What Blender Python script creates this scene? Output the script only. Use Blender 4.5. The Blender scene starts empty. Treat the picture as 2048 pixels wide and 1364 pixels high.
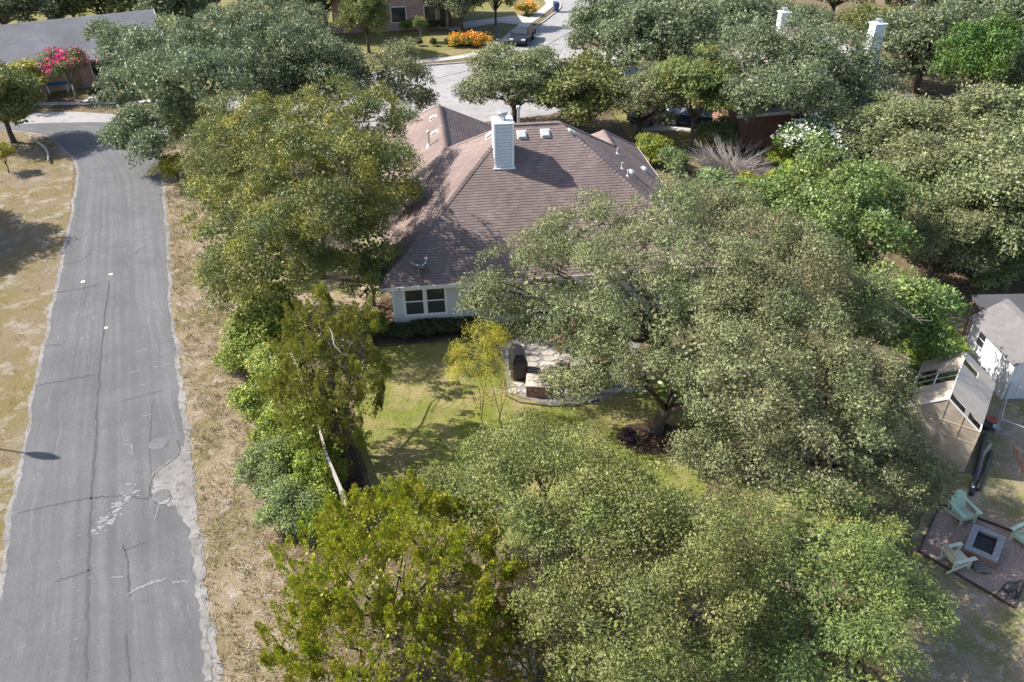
import bpy, math, random
import numpy as np
from mathutils import Matrix, Vector

random.seed(7)
RNG = np.random.default_rng(11)
sc = bpy.context.scene
COL = sc.collection
R = math.radians

# ------------------------------------------------------------------ camera, sky, sun, exposure
cam = bpy.data.cameras.new('camera')
cam.sensor_width = 36.0
cam.lens = 1593.0 / 2048.0 * 36.0
cam.clip_end = 2000
cam_o = bpy.data.objects.new('camera', cam)
COL.objects.link(cam_o)
TH, ROLL = R(34.2), R(-0.5)
fw = Vector((0, math.cos(TH), -math.sin(TH)))
r0 = Vector((1, 0, 0)); u0 = r0.cross(fw)
rr = r0 * math.cos(ROLL) + u0 * math.sin(ROLL)
uu = -r0 * math.sin(ROLL) + u0 * math.cos(ROLL)
cam_o.matrix_world = Matrix(((rr.x, uu.x, -fw.x, 0), (rr.y, uu.y, -fw.y, 0), (rr.z, uu.z, -fw.z, 20.5), (0, 0, 0, 1)))
sc.camera = cam_o

SUN_EL = R(43.0)
SUN_DIR = Vector((math.cos(R(-12.5)) * math.cos(SUN_EL), math.sin(R(-12.5)) * math.cos(SUN_EL), -math.sin(SUN_EL)))  # the way the light travels
sun = bpy.data.lights.new('sun', 'SUN')
sun.energy = 5.0
sun.angle = R(0.6)
sun.color = (1.0, 0.95, 0.87)
sun_o = bpy.data.objects.new('sun', sun)
COL.objects.link(sun_o)
sun_o.rotation_euler = SUN_DIR.to_track_quat('-Z', 'Y').to_euler()
sun_o.location = (-40, 10, 60)

world = bpy.data.worlds.new('World')
sc.world = world
world.use_nodes = True
wn = world.node_tree
sky = wn.nodes.new('ShaderNodeTexSky')
sky.sky_type = 'NISHITA'
sky.sun_disc = False
sky.sun_elevation = SUN_EL
sky.sun_rotation = math.atan2(-SUN_DIR.x, -SUN_DIR.y)
sky.air_density = 1.0
sky.dust_density = 1.5
bg = wn.nodes['Background']
bg.inputs['Strength'].default_value = 0.12
wn.links.new(sky.outputs[0], bg.inputs['Color'])

sc.view_settings.view_transform = 'Standard'
sc.view_settings.look = 'None'
sc.view_settings.exposure = 1.05
sc.view_settings.gamma = 1.0
sc.view_settings.use_curve_mapping = False
sc.render.engine = 'CYCLES'
sc.cycles.max_bounces = 6
sc.cycles.transparent_max_bounces = 6
sc.cycles.use_denoising = True

# ------------------------------------------------------------------ materials
def nodes(name):
    m = bpy.data.materials.new(name)
    m.use_nodes = True
    nt = m.node_tree
    return m, nt, nt.nodes['Principled BSDF']

def ramp(nt, fac, stops, interp='LINEAR'):
    r = nt.nodes.new('ShaderNodeValToRGB')
    r.color_ramp.interpolation = interp
    e = r.color_ramp.elements
    while len(e) < len(stops): e.new(0.5)
    for k, (p, c) in enumerate(stops):
        e[k].position = p
        e[k].color = (c[0], c[1], c[2], 1) if not isinstance(c, (int, float)) else (c, c, c, 1)
    nt.links.new(fac, r.inputs[0])
    return r.outputs[0]

def noise(nt, vec, scale, detail=4, rough=0.55, dist=0.0):
    n = nt.nodes.new('ShaderNodeTexNoise')
    n.inputs['Scale'].default_value = scale
    n.inputs['Detail'].default_value = detail
    n.inputs['Roughness'].default_value = rough
    n.inputs['Distortion'].default_value = dist
    if vec is not None: nt.links.new(vec, n.inputs['Vector'])
    return n.outputs['Fac']

def mixc(nt, fac, a, b, mode='MIX'):
    m = nt.nodes.new('ShaderNodeMix')
    m.data_type = 'RGBA'; m.blend_type = mode
    for s, v in ((m.inputs[0], fac), (m.inputs[6], a), (m.inputs[7], b)):
        if isinstance(v, (int, float)): s.default_value = v
        elif isinstance(v, tuple): s.default_value = (v[0], v[1], v[2], 1)
        else: nt.links.new(v, s)
    return m.outputs[2]

def mth(nt, op, a, b=0.0, clamp=False):
    m = nt.nodes.new('ShaderNodeMath'); m.operation = op; m.use_clamp = clamp
    for s, v in ((m.inputs[0], a), (m.inputs[1], b)):
        if isinstance(v, (int, float)): s.default_value = v
        else: nt.links.new(v, s)
    return m.outputs[0]

def coords(nt, kind='Object', scale=None, rot=None):
    t = nt.nodes.new('ShaderNodeTexCoord')
    o = t.outputs[kind]
    if scale or rot:
        mp = nt.nodes.new('ShaderNodeMapping')
        if scale: mp.inputs['Scale'].default_value = scale
        if rot: mp.inputs['Rotation'].default_value = rot
        nt.links.new(o, mp.inputs['Vector'])
        o = mp.outputs[0]
    return o

def bump(nt, bsdf, h, strength=0.4, dist=0.02):
    b = nt.nodes.new('ShaderNodeBump')
    b.inputs['Strength'].default_value = strength
    b.inputs['Distance'].default_value = dist
    nt.links.new(h, b.inputs['Height'])
    nt.links.new(b.outputs[0], bsdf.inputs['Normal'])

def island(nt):
    return nt.nodes.new('ShaderNodeNewGeometry').outputs['Random Per Island']

def objrand(nt):
    return nt.nodes.new('ShaderNodeObjectInfo').outputs['Random']

def plain(name, col, rough=0.6, metal=0.0, var=0.12, scale=3.0, bmp=0.0):
    m, nt, b = nodes(name)
    v = coords(nt)
    n = noise(nt, v, scale, 5, 0.65)
    lo = tuple(c * (1 - var) for c in col); hi = tuple(min(1, c * (1 + var)) for c in col)
    c = ramp(nt, n, [(0.3, lo), (0.7, hi)])
    nt.links.new(c, b.inputs['Base Color'])
    b.inputs['Roughness'].default_value = rough
    b.inputs['Metallic'].default_value = metal
    if bmp: bump(nt, b, noise(nt, v, scale * 8, 4), bmp)
    return m

def leafmat(name, cols, trans=0.2, rough=0.5, patch=0.5, spec=0.35, tint=None):
    """cols: list of colours picked leaf by leaf; tint = (colour, amount) mixed in by soft patches"""
    m, nt, b = nodes(name)
    st = [(i / max(1, len(cols) - 1), c) for i, c in enumerate(cols)]
    c = ramp(nt, mth(nt, 'ADD', mth(nt, 'MULTIPLY', island(nt), 0.5), 0.22), st)
    v = coords(nt)
    n = noise(nt, v, patch, 3)
    if tint:
        f = ramp(nt, n, [(0.42, 0.0), (0.66, tint[1])])
        c = mixc(nt, f, c, tint[0])
    n2 = noise(nt, v, patch * 3.6, 3)
    hsv = nt.nodes.new('ShaderNodeHueSaturation')
    val = ramp(nt, n2, [(0.30, 0.60), (0.52, 1.0), (0.70, 1.6)])
    val = mth(nt, 'MULTIPLY', val, mth(nt, 'ADD', mth(nt, 'MULTIPLY', objrand(nt), 0.25), 1.0))
    nt.links.new(val, hsv.inputs['Value'])
    nt.links.new(mth(nt, 'ADD', mth(nt, 'MULTIPLY', objrand(nt), 0.016), 0.492), hsv.inputs['Hue'])
    nt.links.new(c, hsv.inputs['Color'])
    c = hsv.outputs[0]
    nt.links.new(c, b.inputs['Base Color'])
    b.inputs['Roughness'].default_value = rough
    b.inputs['Specular IOR Level'].default_value = spec
    tr = nt.nodes.new('ShaderNodeBsdfTranslucent')
    nt.links.new(c, tr.inputs['Color'])
    mx = nt.nodes.new('ShaderNodeMixShader')
    mx.inputs[0].default_value = trans
    nt.links.new(b.outputs[0], mx.inputs[1]); nt.links.new(tr.outputs[0], mx.inputs[2])
    nt.links.new(mx.outputs[0], nt.nodes['Material Output'].inputs['Surface'])
    return m

def groundmat(name, a, b_, c_, s1=0.35, s2=2.2, s3=22, bmp=0.5, mixb=(0.42, 0.6), mixc_=(0.52, 0.62), camt=0.5):
    """a base, b_ broad patches, c_ small spots"""
    m, nt, b = nodes(name)
    v = coords(nt)
    n1 = noise(nt, v, s1, 6, 0.62, 0.4)
    n2 = noise(nt, v, s2, 8, 0.7, 0.3)
    n3 = noise(nt, v, s3, 4, 0.7)
    col = mixc(nt, ramp(nt, n1, [(mixb[0], 0.0), (mixb[1], 1.0)]), a, b_)
    col = mixc(nt, ramp(nt, n2, [(mixc_[0], 0.0), (mixc_[1], 0.85)]), col, c_)
    g = ramp(nt, n3, [(0.25, 1 - camt), (0.75, 1 + camt * 0.6)])
    g2 = mixc(nt, 1.0, col, g, 'MULTIPLY')
    nt.links.new(g2, b.inputs['Base Color'])
    b.inputs['Roughness'].default_value = 0.95
    b.inputs['Specular IOR Level'].default_value = 0.1
    bump(nt, b, mth(nt, 'ADD', n3, mth(nt, 'MULTIPLY', n2, 2.0)), bmp, 0.05)
    return m

def brickmat(name, c1, c2, mortar, sx=4.6, scale_y=1.0, axis='XZ'):
    m, nt, b = nodes(name)
    t = nt.nodes.new('ShaderNodeTexCoord')
    sep = nt.nodes.new('ShaderNodeSeparateXYZ'); nt.links.new(t.outputs['Object'], sep.inputs[0])
    cmb = nt.nodes.new('ShaderNodeCombineXYZ')
    h = mth(nt, 'ADD', sep.outputs[0], sep.outputs[1])
    nt.links.new(h, cmb.inputs[0]); nt.links.new(sep.outputs[2], cmb.inputs[1])
    br = nt.nodes.new('ShaderNodeTexBrick')
    br.inputs['Scale'].default_value = sx
    br.inputs['Color1'].default_value = (*c1, 1); br.inputs['Color2'].default_value = (*c2, 1); br.inputs['Mortar'].default_value = (*mortar, 1)
    br.inputs['Mortar Size'].default_value = 0.022; br.inputs['Brick Width'].default_value = 1.0; br.inputs['Row Height'].default_value = 0.33
    nt.links.new(cmb.outputs[0], br.inputs['Vector'])
    n = noise(nt, t.outputs['Object'], 1.2, 5)
    c = mixc(nt, 1.0, br.outputs['Color'], ramp(nt, n, [(0.3, 0.7), (0.7, 1.15)]), 'MULTIPLY')
    nt.links.new(c, b.inputs['Base Color'])
    b.inputs['Roughness'].default_value = 0.9
    bump(nt, b, br.outputs['Fac'], -0.5, 0.01)
    return m

def shinglemat(name, cols, streak=0.25):
    m, nt, b = nodes(name)
    c = ramp(nt, island(nt), [(i / (len(cols) - 1), x) for i, x in enumerate(cols)])
    v = coords(nt)
    n = noise(nt, v, 0.35, 5, 0.6)
    c = mixc(nt, 1.0, c, ramp(nt, n, [(0.3, 1 - streak), (0.7, 1 + streak * 0.4)]), 'MULTIPLY')
    g = noise(nt, v, 60, 2)
    c = mixc(nt, 1.0, c, ramp(nt, g, [(0.3, 0.82), (0.7, 1.12)]), 'MULTIPLY')
    nt.links.new(c, b.inputs['Base Color'])
    b.inputs['Roughness'].default_value = 0.92
    b.inputs['Specular IOR Level'].default_value = 0.2
    return m

def roadmat():
    m, nt, b = nodes('asphalt')
    uv = coords(nt, 'UV')
    v = coords(nt)
    st = nt.nodes.new('ShaderNodeMapping'); st.inputs['Scale'].default_value = (3.2, 0.07, 1); nt.links.new(uv, st.inputs['Vector'])
    fine = noise(nt, v, 38, 3, 0.7)
    n1 = noise(nt, v, 0.30, 5, 0.6)
    base = mixc(nt, ramp(nt, n1, [(0.35, 0.0), (0.65, 1.0)]), (0.088, 0.088, 0.092), (0.120, 0.120, 0.124))
    lane = noise(nt, st.outputs[0], 1.0, 5, 0.6)
    base = mixc(nt, ramp(nt, lane, [(0.40, 0.0), (0.68, 0.55)]), base, (0.072, 0.072, 0.077))
    st3 = nt.nodes.new('ShaderNodeMapping'); st3.inputs['Scale'].default_value = (1.5, 0.035, 1); nt.links.new(uv, st3.inputs['Vector'])
    wear = mth(nt, 'MULTIPLY', ramp(nt, noise(nt, st3.outputs[0], 1.0, 4, 0.6), [(0.48, 0.0), (0.68, 0.5)]), ramp(nt, noise(nt, v, 1.1, 6, 0.75), [(0.35, 0.25), (0.65, 1.0)]))
    base = mixc(nt, wear, base, (0.185, 0.185, 0.187))
    stain = ramp(nt, noise(nt, v, 0.9, 5, 0.65, 0.6), [(0.60, 0.0), (0.72, 0.45)])
    base = mixc(nt, stain, base, (0.062, 0.062, 0.066))
    # chalky scuffs drawn out along the wheel tracks
    st2 = nt.nodes.new('ShaderNodeMapping'); st2.inputs['Scale'].default_value = (4.6, 0.45, 1); nt.links.new(uv, st2.inputs['Vector'])
    sc1 = noise(nt, st2.outputs[0], 1.6, 9, 0.78)
    msk = ramp(nt, sc1, [(0.56, 0.0), (0.72, 0.6)])
    wt = noise(nt, v, 0.16, 2)
    msk = mth(nt, 'MULTIPLY', msk, ramp(nt, wt, [(0.42, 0.12), (0.58, 1.0)]))
    base = mixc(nt, msk, base, (0.36, 0.36, 0.36))
    base = mixc(nt, 1.0, base, ramp(nt, fine, [(0.28, 0.72), (0.72, 1.22)]), 'MULTIPLY')
    peb = nt.nodes.new('ShaderNodeTexVoronoi'); peb.inputs['Scale'].default_value = 9.0; nt.links.new(v, peb.inputs['Vector'])
    base = mixc(nt, ramp(nt, peb.outputs['Distance'], [(0.05, 0.55), (0.075, 0.0)]), base, (0.45, 0.44, 0.42))
    nt.links.new(base, b.inputs['Base Color'])
    b.inputs['Roughness'].default_value = 0.88
    b.inputs['Specular IOR Level'].default_value = 0.3
    bump(nt, b, fine, 0.35, 0.01)
    return m

M = {}
M['asphalt'] = roadmat()
M['tar'] = plain('tar_seal', (0.035, 0.035, 0.038), 0.7, var=0.25)
M['patch'] = groundmat('patch_concrete', (0.145, 0.145, 0.145), (0.175, 0.175, 0.172), (0.115, 0.115, 0.115), 1.2, 5, 40, 0.3)
M['chalk'] = plain('chalky_scrape', (0.18, 0.18, 0.176), 0.9, var=0.25, scale=8)
M['gravel'] = groundmat('caliche_gravel', (0.22, 0.21, 0.20), (0.30, 0.288, 0.275), (0.15, 0.135, 0.12), 0.9, 4, 45, 0.6)
M['concrete'] = groundmat('street_concrete', (0.27, 0.26, 0.258), (0.305, 0.294, 0.29), (0.23, 0.222, 0.22), 0.2, 1.0, 30, 0.15, camt=0.14)
M['walk'] = groundmat('sidewalk_concrete', (0.37, 0.355, 0.335), (0.42, 0.405, 0.385), (0.32, 0.305, 0.285), 0.4, 2.0, 30, 0.15, camt=0.12)
M['ground'] = groundmat('leaf_litter', (0.16, 0.115, 0.075), (0.115, 0.095, 0.05), (0.30, 0.24, 0.17), 0.4, 3.0, 18, 0.8)
M['verge'] = groundmat('straw_verge', (0.27, 0.21, 0.14), (0.18, 0.15, 0.075), (0.38, 0.34, 0.30), 0.45, 2.0, 16, 1.0, (0.45, 0.62), (0.53, 0.66))
M['verge_l'] = groundmat('golden_verge', (0.205, 0.16, 0.105), (0.175, 0.14, 0.062), (0.30, 0.265, 0.22), 0.3, 0.9, 16, 0.8)
M['lawn'] = groundmat('lawn', (0.185, 0.205, 0.045), (0.30, 0.25, 0.115), (0.13, 0.16, 0.035), 0.36, 1.3, 26, 0.8, (0.44, 0.60), (0.50, 0.68))
M['farlawn'] = groundmat('far_lawn', (0.16, 0.155, 0.05), (0.23, 0.19, 0.095), (0.11, 0.125, 0.035), 0.25, 0.9, 10, 0.5)
M['dirt'] = groundmat('brown_yard', (0.33, 0.255, 0.18), (0.215, 0.205, 0.09), (0.43, 0.36, 0.285), 0.55, 1.8, 20, 0.9)
M['mulch'] = groundmat('dark_mulch', (0.075, 0.045, 0.035), (0.11, 0.075, 0.055), (0.18, 0.13, 0.10), 0.8, 6.0, 40, 1.0)
M['chips'] = groundmat('red_chips', (0.48, 0.34, 0.285), (0.55, 0.41, 0.35), (0.34, 0.225, 0.185), 1.0, 9.0, 45, 1.0)
M['white'] = plain('white_paint', (0.60, 0.61, 0.63), 0.55, var=0.05, scale=1.5)
M['white2'] = plain('white_trim', (0.82, 0.82, 0.81), 0.5, var=0.04)
M['fascia'] = plain('cream_fascia', (0.74, 0.70, 0.66), 0.5, var=0.06)
M['shingle'] = shinglemat('brown_shingle', [(0.18, 0.135, 0.122), (0.222, 0.168, 0.153), (0.20, 0.151, 0.137), (0.245, 0.188, 0.17)])
M['shingle_grey'] = shinglemat('grey_shingle', [(0.15, 0.15, 0.162), (0.165, 0.165, 0.177), (0.158, 0.158, 0.168)])
M['shingle_tan'] = shinglemat('tan_shingle', [(0.22, 0.19, 0.165), (0.27, 0.235, 0.205), (0.24, 0.21, 0.185)])
M['shingle_pale'] = shinglemat('pale_shingle', [(0.27, 0.265, 0.26), (0.33, 0.32, 0.31)])
M['shade_toned_roof'] = shinglemat('shade_toned_lean_to_roof', [(0.075, 0.075, 0.08), (0.095, 0.095, 0.10)])  # dark tone stands in for the shade lying on the lean-to
M['shed_roof'] = shinglemat('shed_shingle', [(0.145, 0.135, 0.138), (0.18, 0.168, 0.17), (0.162, 0.15, 0.152)])
M['brick'] = brickmat('red_brick', (0.26, 0.10, 0.07), (0.34, 0.16, 0.11), (0.42, 0.37, 0.33))
M['brickpink'] = brickmat('pink_brick', (0.34, 0.19, 0.15), (0.42, 0.27, 0.22), (0.45, 0.40, 0.36))
M['stone'] = plain('limestone_cap', (0.44, 0.375, 0.32), 0.85, var=0.18, scale=6, bmp=0.3)
M['flag'] = plain('flagstone', (0.33, 0.295, 0.265), 0.85, var=0.25, scale=4, bmp=0.3)
M['bark'] = plain('bark', (0.085, 0.066, 0.054), 0.95, var=0.4, scale=5, bmp=0.8)
M['barkgrey'] = plain('grey_bark', (0.20, 0.18, 0.165), 0.95, var=0.35, scale=5, bmp=0.8)
M['deadwood'] = plain('bleached_wood', (0.34, 0.31, 0.285), 0.9, var=0.2, scale=6)
M['twig'] = plain('bare_twig', (0.30, 0.265, 0.255), 0.95, var=0.3, scale=4)
M['fencewood'] = plain('weathered_fence', (0.29, 0.265, 0.24), 0.9, var=0.25, scale=5, bmp=0.4)
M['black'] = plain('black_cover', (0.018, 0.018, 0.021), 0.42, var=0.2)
M['blackmetal'] = plain('black_metal', (0.02, 0.02, 0.022), 0.5, var=0.3)
M['pipe'] = plain('black_pipe', (0.03, 0.032, 0.038), 0.5, var=0.25)
M['blue'] = plain('blue_fabric', (0.015, 0.15, 0.30), 0.7, var=0.2)
M['bluebin'] = plain('blue_plastic', (0.03, 0.06, 0.16), 0.45)
M['darkbin'] = plain('dark_plastic', (0.03, 0.035, 0.045), 0.45)
M['terra'] = plain('terracotta', (0.36, 0.12, 0.07), 0.8)
M['wood'] = plain('patio_wood', (0.24, 0.15, 0.095), 0.75, var=0.25)
M['mint'] = plain('mint_paint', (0.44, 0.55, 0.41), 0.5, var=0.08)
M['cream'] = plain('cream_paint', (0.60, 0.60, 0.46), 0.5, var=0.1)
M['galv'] = plain('galvanised', (0.48, 0.49, 0.52), 0.4, 0.6, var=0.12)
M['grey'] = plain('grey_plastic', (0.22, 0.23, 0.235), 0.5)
M['ventgrey'] = plain('vent_metal', (0.52, 0.50, 0.48), 0.5, 0.2)
M['shed_wall'] = plain('shed_paint', (0.62, 0.63, 0.65), 0.6, var=0.05)
M['firestone'] = plain('grey_block', (0.27, 0.265, 0.275), 0.9, var=0.22, scale=10, bmp=0.4)
M['ash'] = plain('ash', (0.055, 0.052, 0.055), 0.95, var=0.5, scale=12)
M['cord'] = plain('orange_cord', (0.55, 0.12, 0.03), 0.5)
M['lightwood'] = plain('pale_lumber', (0.44, 0.36, 0.27), 0.85, var=0.2)
M['darkedge'] = plain('edging', (0.06, 0.04, 0.032), 0.9, var=0.3)
M['steel'] = plain('steel', (0.40, 0.41, 0.43), 0.35, 0.8)
M['tyre'] = plain('tyre', (0.02, 0.02, 0.02), 0.8)
M['carpaint'] = plain('dark_car_paint', (0.008, 0.010, 0.015), 0.35, 0.0, var=0.05)
M['silverpaint'] = plain('silver_car_paint', (0.30, 0.34, 0.40), 0.3, 0.5, var=0.05)
M['bluepaint'] = plain('navy_car_paint', (0.03, 0.05, 0.10), 0.25, 0.3, var=0.05)
M['redlens'] = plain('red_lens', (0.5, 0.02, 0.02), 0.3)
M['clearlens'] = plain('clear_lens', (0.7, 0.7, 0.7), 0.2)

def glassmat(name, col, rough=0.08):
    m, nt, b = nodes(name)
    b.inputs['Base Color'].default_value = (*col, 1)
    b.inputs['Roughness'].default_value = rough
    b.inputs['Specular IOR Level'].default_value = 0.8
    n = noise(nt, coords(nt), 0.7, 2)
    bump(nt, b, n, 0.05, 0.02)
    return m
M['glass'] = glassmat('window_glass', (0.03, 0.034, 0.04))
M['screen'] = plain('insect_screen', (0.045, 0.045, 0.05), 0.75, var=0.1)

def polymat():
    m, nt, b = nodes('polycarbonate')
    b.inputs['Base Color'].default_value = (0.62, 0.54, 0.45, 1)
    b.inputs['Roughness'].default_value = 0.5
    tp = nt.nodes.new('ShaderNodeBsdfTransparent'); tp.inputs[0].default_value = (0.85, 0.74, 0.60, 1)
    mx = nt.nodes.new('ShaderNodeMixShader')
    n = noise(nt, coords(nt), 2.0, 4)
    nt.links.new(ramp(nt, n, [(0.35, 0.35), (0.65, 0.6)]), mx.inputs[0])
    nt.links.new(tp.outputs[0], mx.inputs[2]); nt.links.new(b.outputs[0], mx.inputs[1])
    nt.links.new(mx.outputs[0], nt.nodes['Material Output'].inputs['Surface'])
    return m
M['poly'] = polymat()
M['polyroof'] = plain('twinwall_roof_sheet', (0.50, 0.41, 0.33), 0.45, var=0.08)

# foliage
M['oak'] = leafmat('live_oak_leaf', [(0.095, 0.120, 0.048), (0.138, 0.163, 0.068), (0.185, 0.208, 0.094), (0.255, 0.268, 0.14)], tint=((0.245, 0.215, 0.11), 0.45))
M['oakgreen'] = leafmat('green_oak_leaf', [(0.076, 0.106, 0.028), (0.116, 0.150, 0.040), (0.165, 0.195, 0.058), (0.24, 0.255, 0.095)], tint=((0.25, 0.22, 0.07), 0.5))
M['oakgrey'] = leafmat('grey_oak_leaf', [(0.085, 0.115, 0.055), (0.12, 0.155, 0.078), (0.165, 0.20, 0.105), (0.22, 0.245, 0.15)], tint=((0.17, 0.17, 0.08), 0.35))
M['elm'] = leafmat('yellowing_elm_leaf', [(0.058, 0.084, 0.03), (0.086, 0.114, 0.036), (0.124, 0.148, 0.043), (0.195, 0.20, 0.053)], tint=((0.34, 0.29, 0.045), 0.6), patch=0.55)
M['broad'] = leafmat('broad_green_leaf', [(0.06, 0.115, 0.03), (0.095, 0.16, 0.04), (0.14, 0.21, 0.055), (0.22, 0.28, 0.10)], tint=((0.26, 0.26, 0.07), 0.4), spec=0.5)
M['vivid'] = leafmat('vivid_green_leaf', [(0.038, 0.085, 0.018), (0.062, 0.125, 0.024), (0.10, 0.17, 0.032)], tint=((0.17, 0.215, 0.04), 0.4))
M['pistache'] = leafmat('layered_green_leaf', [(0.065, 0.102, 0.026), (0.10, 0.142, 0.036), (0.145, 0.183, 0.052), (0.215, 0.24, 0.085)], tint=((0.25, 0.225, 0.06), 0.5), patch=0.9)
M['juniper'] = leafmat('juniper_scale', [(0.12, 0.165, 0.016), (0.20, 0.245, 0.02), (0.30, 0.32, 0.025), (0.42, 0.39, 0.04)], trans=0.24, tint=((0.36, 0.20, 0.05), 0.3), patch=1.3)
M['cedar'] = leafmat('cedar_scale', [(0.11, 0.145, 0.022), (0.17, 0.20, 0.028), (0.25, 0.265, 0.038), (0.37, 0.34, 0.055)], trans=0.24, tint=((0.32, 0.24, 0.075), 0.3), patch=0.8)
M['shrub'] = leafmat('fence_shrub_leaf', [(0.09, 0.145, 0.022), (0.145, 0.205, 0.03), (0.22, 0.27, 0.04), (0.32, 0.33, 0.06)], tint=((0.34, 0.32, 0.05), 0.5), patch=1.1)
M['silver'] = leafmat('silvery_shrub_leaf', [(0.135, 0.175, 0.075), (0.185, 0.225, 0.10), (0.25, 0.285, 0.15)], tint=((0.20, 0.245, 0.05), 0.6), patch=1.6, spec=0.15)
M['hedge'] = leafmat('dark_hedge_leaf', [(0.035, 0.055, 0.022), (0.06, 0.085, 0.03), (0.10, 0.115, 0.045)], tint=((0.15, 0.08, 0.04), 0.3), patch=1.4)
M['yellow'] = leafmat('yellow_feathery_leaf', [(0.27, 0.265, 0.035), (0.38, 0.34, 0.05), (0.48, 0.41, 0.08)], trans=0.42)
M['gold'] = leafmat('gold_green_leaf', [(0.17, 0.185, 0.02), (0.27, 0.26, 0.025), (0.38, 0.33, 0.04)], tint=((0.32, 0.27, 0.03), 0.4))
M['pale'] = leafmat('pale_green_leaf', [(0.13, 0.19, 0.07), (0.19, 0.25, 0.10), (0.25, 0.30, 0.14)])
M['pink'] = leafmat('pink_blossom', [(0.50, 0.03, 0.12), (0.62, 0.05, 0.20), (0.70, 0.10, 0.28)])
M['whiteflower'] = leafmat('white_blossom', [(0.62, 0.62, 0.54), (0.74, 0.74, 0.66)])
M['orange'] = leafmat('orange_blossom', [(0.62, 0.20, 0.03), (0.70, 0.32, 0.04), (0.62, 0.12, 0.05)])
M['purple'] = leafmat('purple_leaf', [(0.05, 0.02, 0.04), (0.09, 0.035, 0.07), (0.14, 0.07, 0.11)])
M['straw'] = leafmat('straw_blade', [(0.17, 0.13, 0.06), (0.26, 0.195, 0.10), (0.35, 0.275, 0.17), (0.44, 0.38, 0.28)], trans=0.2, patch=0.6, tint=((0.16, 0.16, 0.05), 0.65))
M['blade'] = leafmat('lawn_blade', [(0.14, 0.175, 0.035), (0.20, 0.22, 0.05), (0.29, 0.26, 0.095)], trans=0.2, patch=0.35, tint=((0.34, 0.27, 0.09), 0.6))

# ------------------------------------------------------------------ mesh helpers
class MB:
    def __init__(self):
        self.v = []; self.f = []; self.uv = None
    def add(self, vs, fs):
        o = len(self.v)
        self.v += [tuple(p) for p in vs]
        self.f += [tuple(i + o for i in f) for f in fs]
        return self
    def box(self, x0, x1, y0, y1, z0, z1):
        return self.add([(x0, y0, z0), (x1, y0, z0), (x1, y1, z0), (x0, y1, z0), (x0, y0, z1), (x1, y0, z1), (x1, y1, z1), (x0, y1, z1)],
                        [(3, 2, 1, 0), (4, 5, 6, 7), (0, 1, 5, 4), (1, 2, 6, 5), (2, 3, 7, 6), (3, 0, 4, 7)])
    def hexa(self, p):
        return self.add(p, [(3, 2, 1, 0), (4, 5, 6, 7), (0, 1, 5, 4), (1, 2, 6, 5), (2, 3, 7, 6), (3, 0, 4, 7)])
    def bar(self, a, b, w, h, up=(0, 0, 1)):
        a = Vector(a); b = Vector(b); d = (b - a).normalized(); u = Vector(up)
        s = d.cross(u)
        if s.length < 1e-4: s = d.cross(Vector((1, 0, 0)))
        s.normalize(); t = s.cross(d).normalized()
        s *= w / 2; t *= h / 2
        return self.hexa([a - s - t, a + s - t, b + s - t, b - s - t, a - s + t, a + s + t, b + s + t, b - s + t])
    def prism(self, poly, z0, z1):
        n = len(poly)
        vs = [(x, y, z0) for x, y in poly] + [(x, y, z1) for x, y in poly]
        return self.add(vs, [tuple(range(n - 1, -1, -1)), tuple(range(n, 2 * n))] + [(i, (i + 1) % n, n + (i + 1) % n, n + i) for i in range(n)])
    def tube(self, pts, rad, n=6, cap=True):
        pts = [Vector(p) for p in pts]
        vs = []; fs = []
        for i, p in enumerate(pts):
            d = (pts[min(i + 1, len(pts) - 1)] - pts[max(i - 1, 0)]).normalized()
            a = d.cross(Vector((0.31, 0.2, 0.93)))
            if a.length < 1e-3: a = d.cross(Vector((1, 0, 0)))
            a.normalize(); b = d.cross(a)
            r = rad[i] if isinstance(rad, (list, tuple)) else rad
            for k in range(n):
                t = 2 * math.pi * k / n
                vs.append(p + a * (r * math.cos(t)) + b * (r * math.sin(t)))
        for i in range(len(pts) - 1):
            for k in range(n):
                fs.append((i * n + k, i * n + (k + 1) % n, (i + 1) * n + (k + 1) % n, (i + 1) * n + k))
        if cap:
            fs.append(tuple(range(n - 1, -1, -1))); fs.append(tuple((len(pts) - 1) * n + k for k in range(n)))
        return self.add(vs, fs)
    def lathe(self, prof, cx=0, cy=0, n=20):
        vs = []; fs = []
        for r, z in prof:
            for k in range(n):
                t = 2 * math.pi * k / n
                vs.append((cx + r * math.cos(t), cy + r * math.sin(t), z))
        for i in range(len(prof) - 1):
            for k in range(n):
                fs.append((i * n + k, i * n + (k + 1) % n, (i + 1) * n + (k + 1) % n, (i + 1) * n + k))
        fs.append(tuple(range(n - 1, -1, -1))); fs.append(tuple((len(prof) - 1) * n + k for k in range(n)))
        return self.add(vs, fs)
    def build(self, name, mat, parent=None, smooth=False):
        me = bpy.data.meshes.new(name)
        me.from_pydata(self.v, [], self.f)
        if mat: me.materials.append(M[mat] if isinstance(mat, str) else mat)
        if smooth: me.shade_smooth()
        me.update()
        return link(name, me, parent)

def link(name, me, parent=None):
    o = bpy.data.objects.new(name, me)
    COL.objects.link(o)
    if parent is not None: o.parent = parent
    return o

def tag(o, label=None, cat=None, group=None, kind=None):
    if label: o['label'] = label
    if cat: o['category'] = cat
    if group: o['group'] = group
    if kind: o['kind'] = kind
    return o

def thing(name, label, cat, loc=(0, 0, 0), rz=0.0, group=None):
    o = bpy.data.objects.new(name, None)
    o.empty_display_size = 0.3
    COL.objects.link(o)
    o.location = loc; o.rotation_euler = (0, 0, rz)
    return tag(o, label, cat, group)

def copy_tree(o, parent=None):
    c = o.copy(); COL.objects.link(c); c.parent = parent
    for ch in list(o.children): copy_tree(ch, c)
    return c

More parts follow.
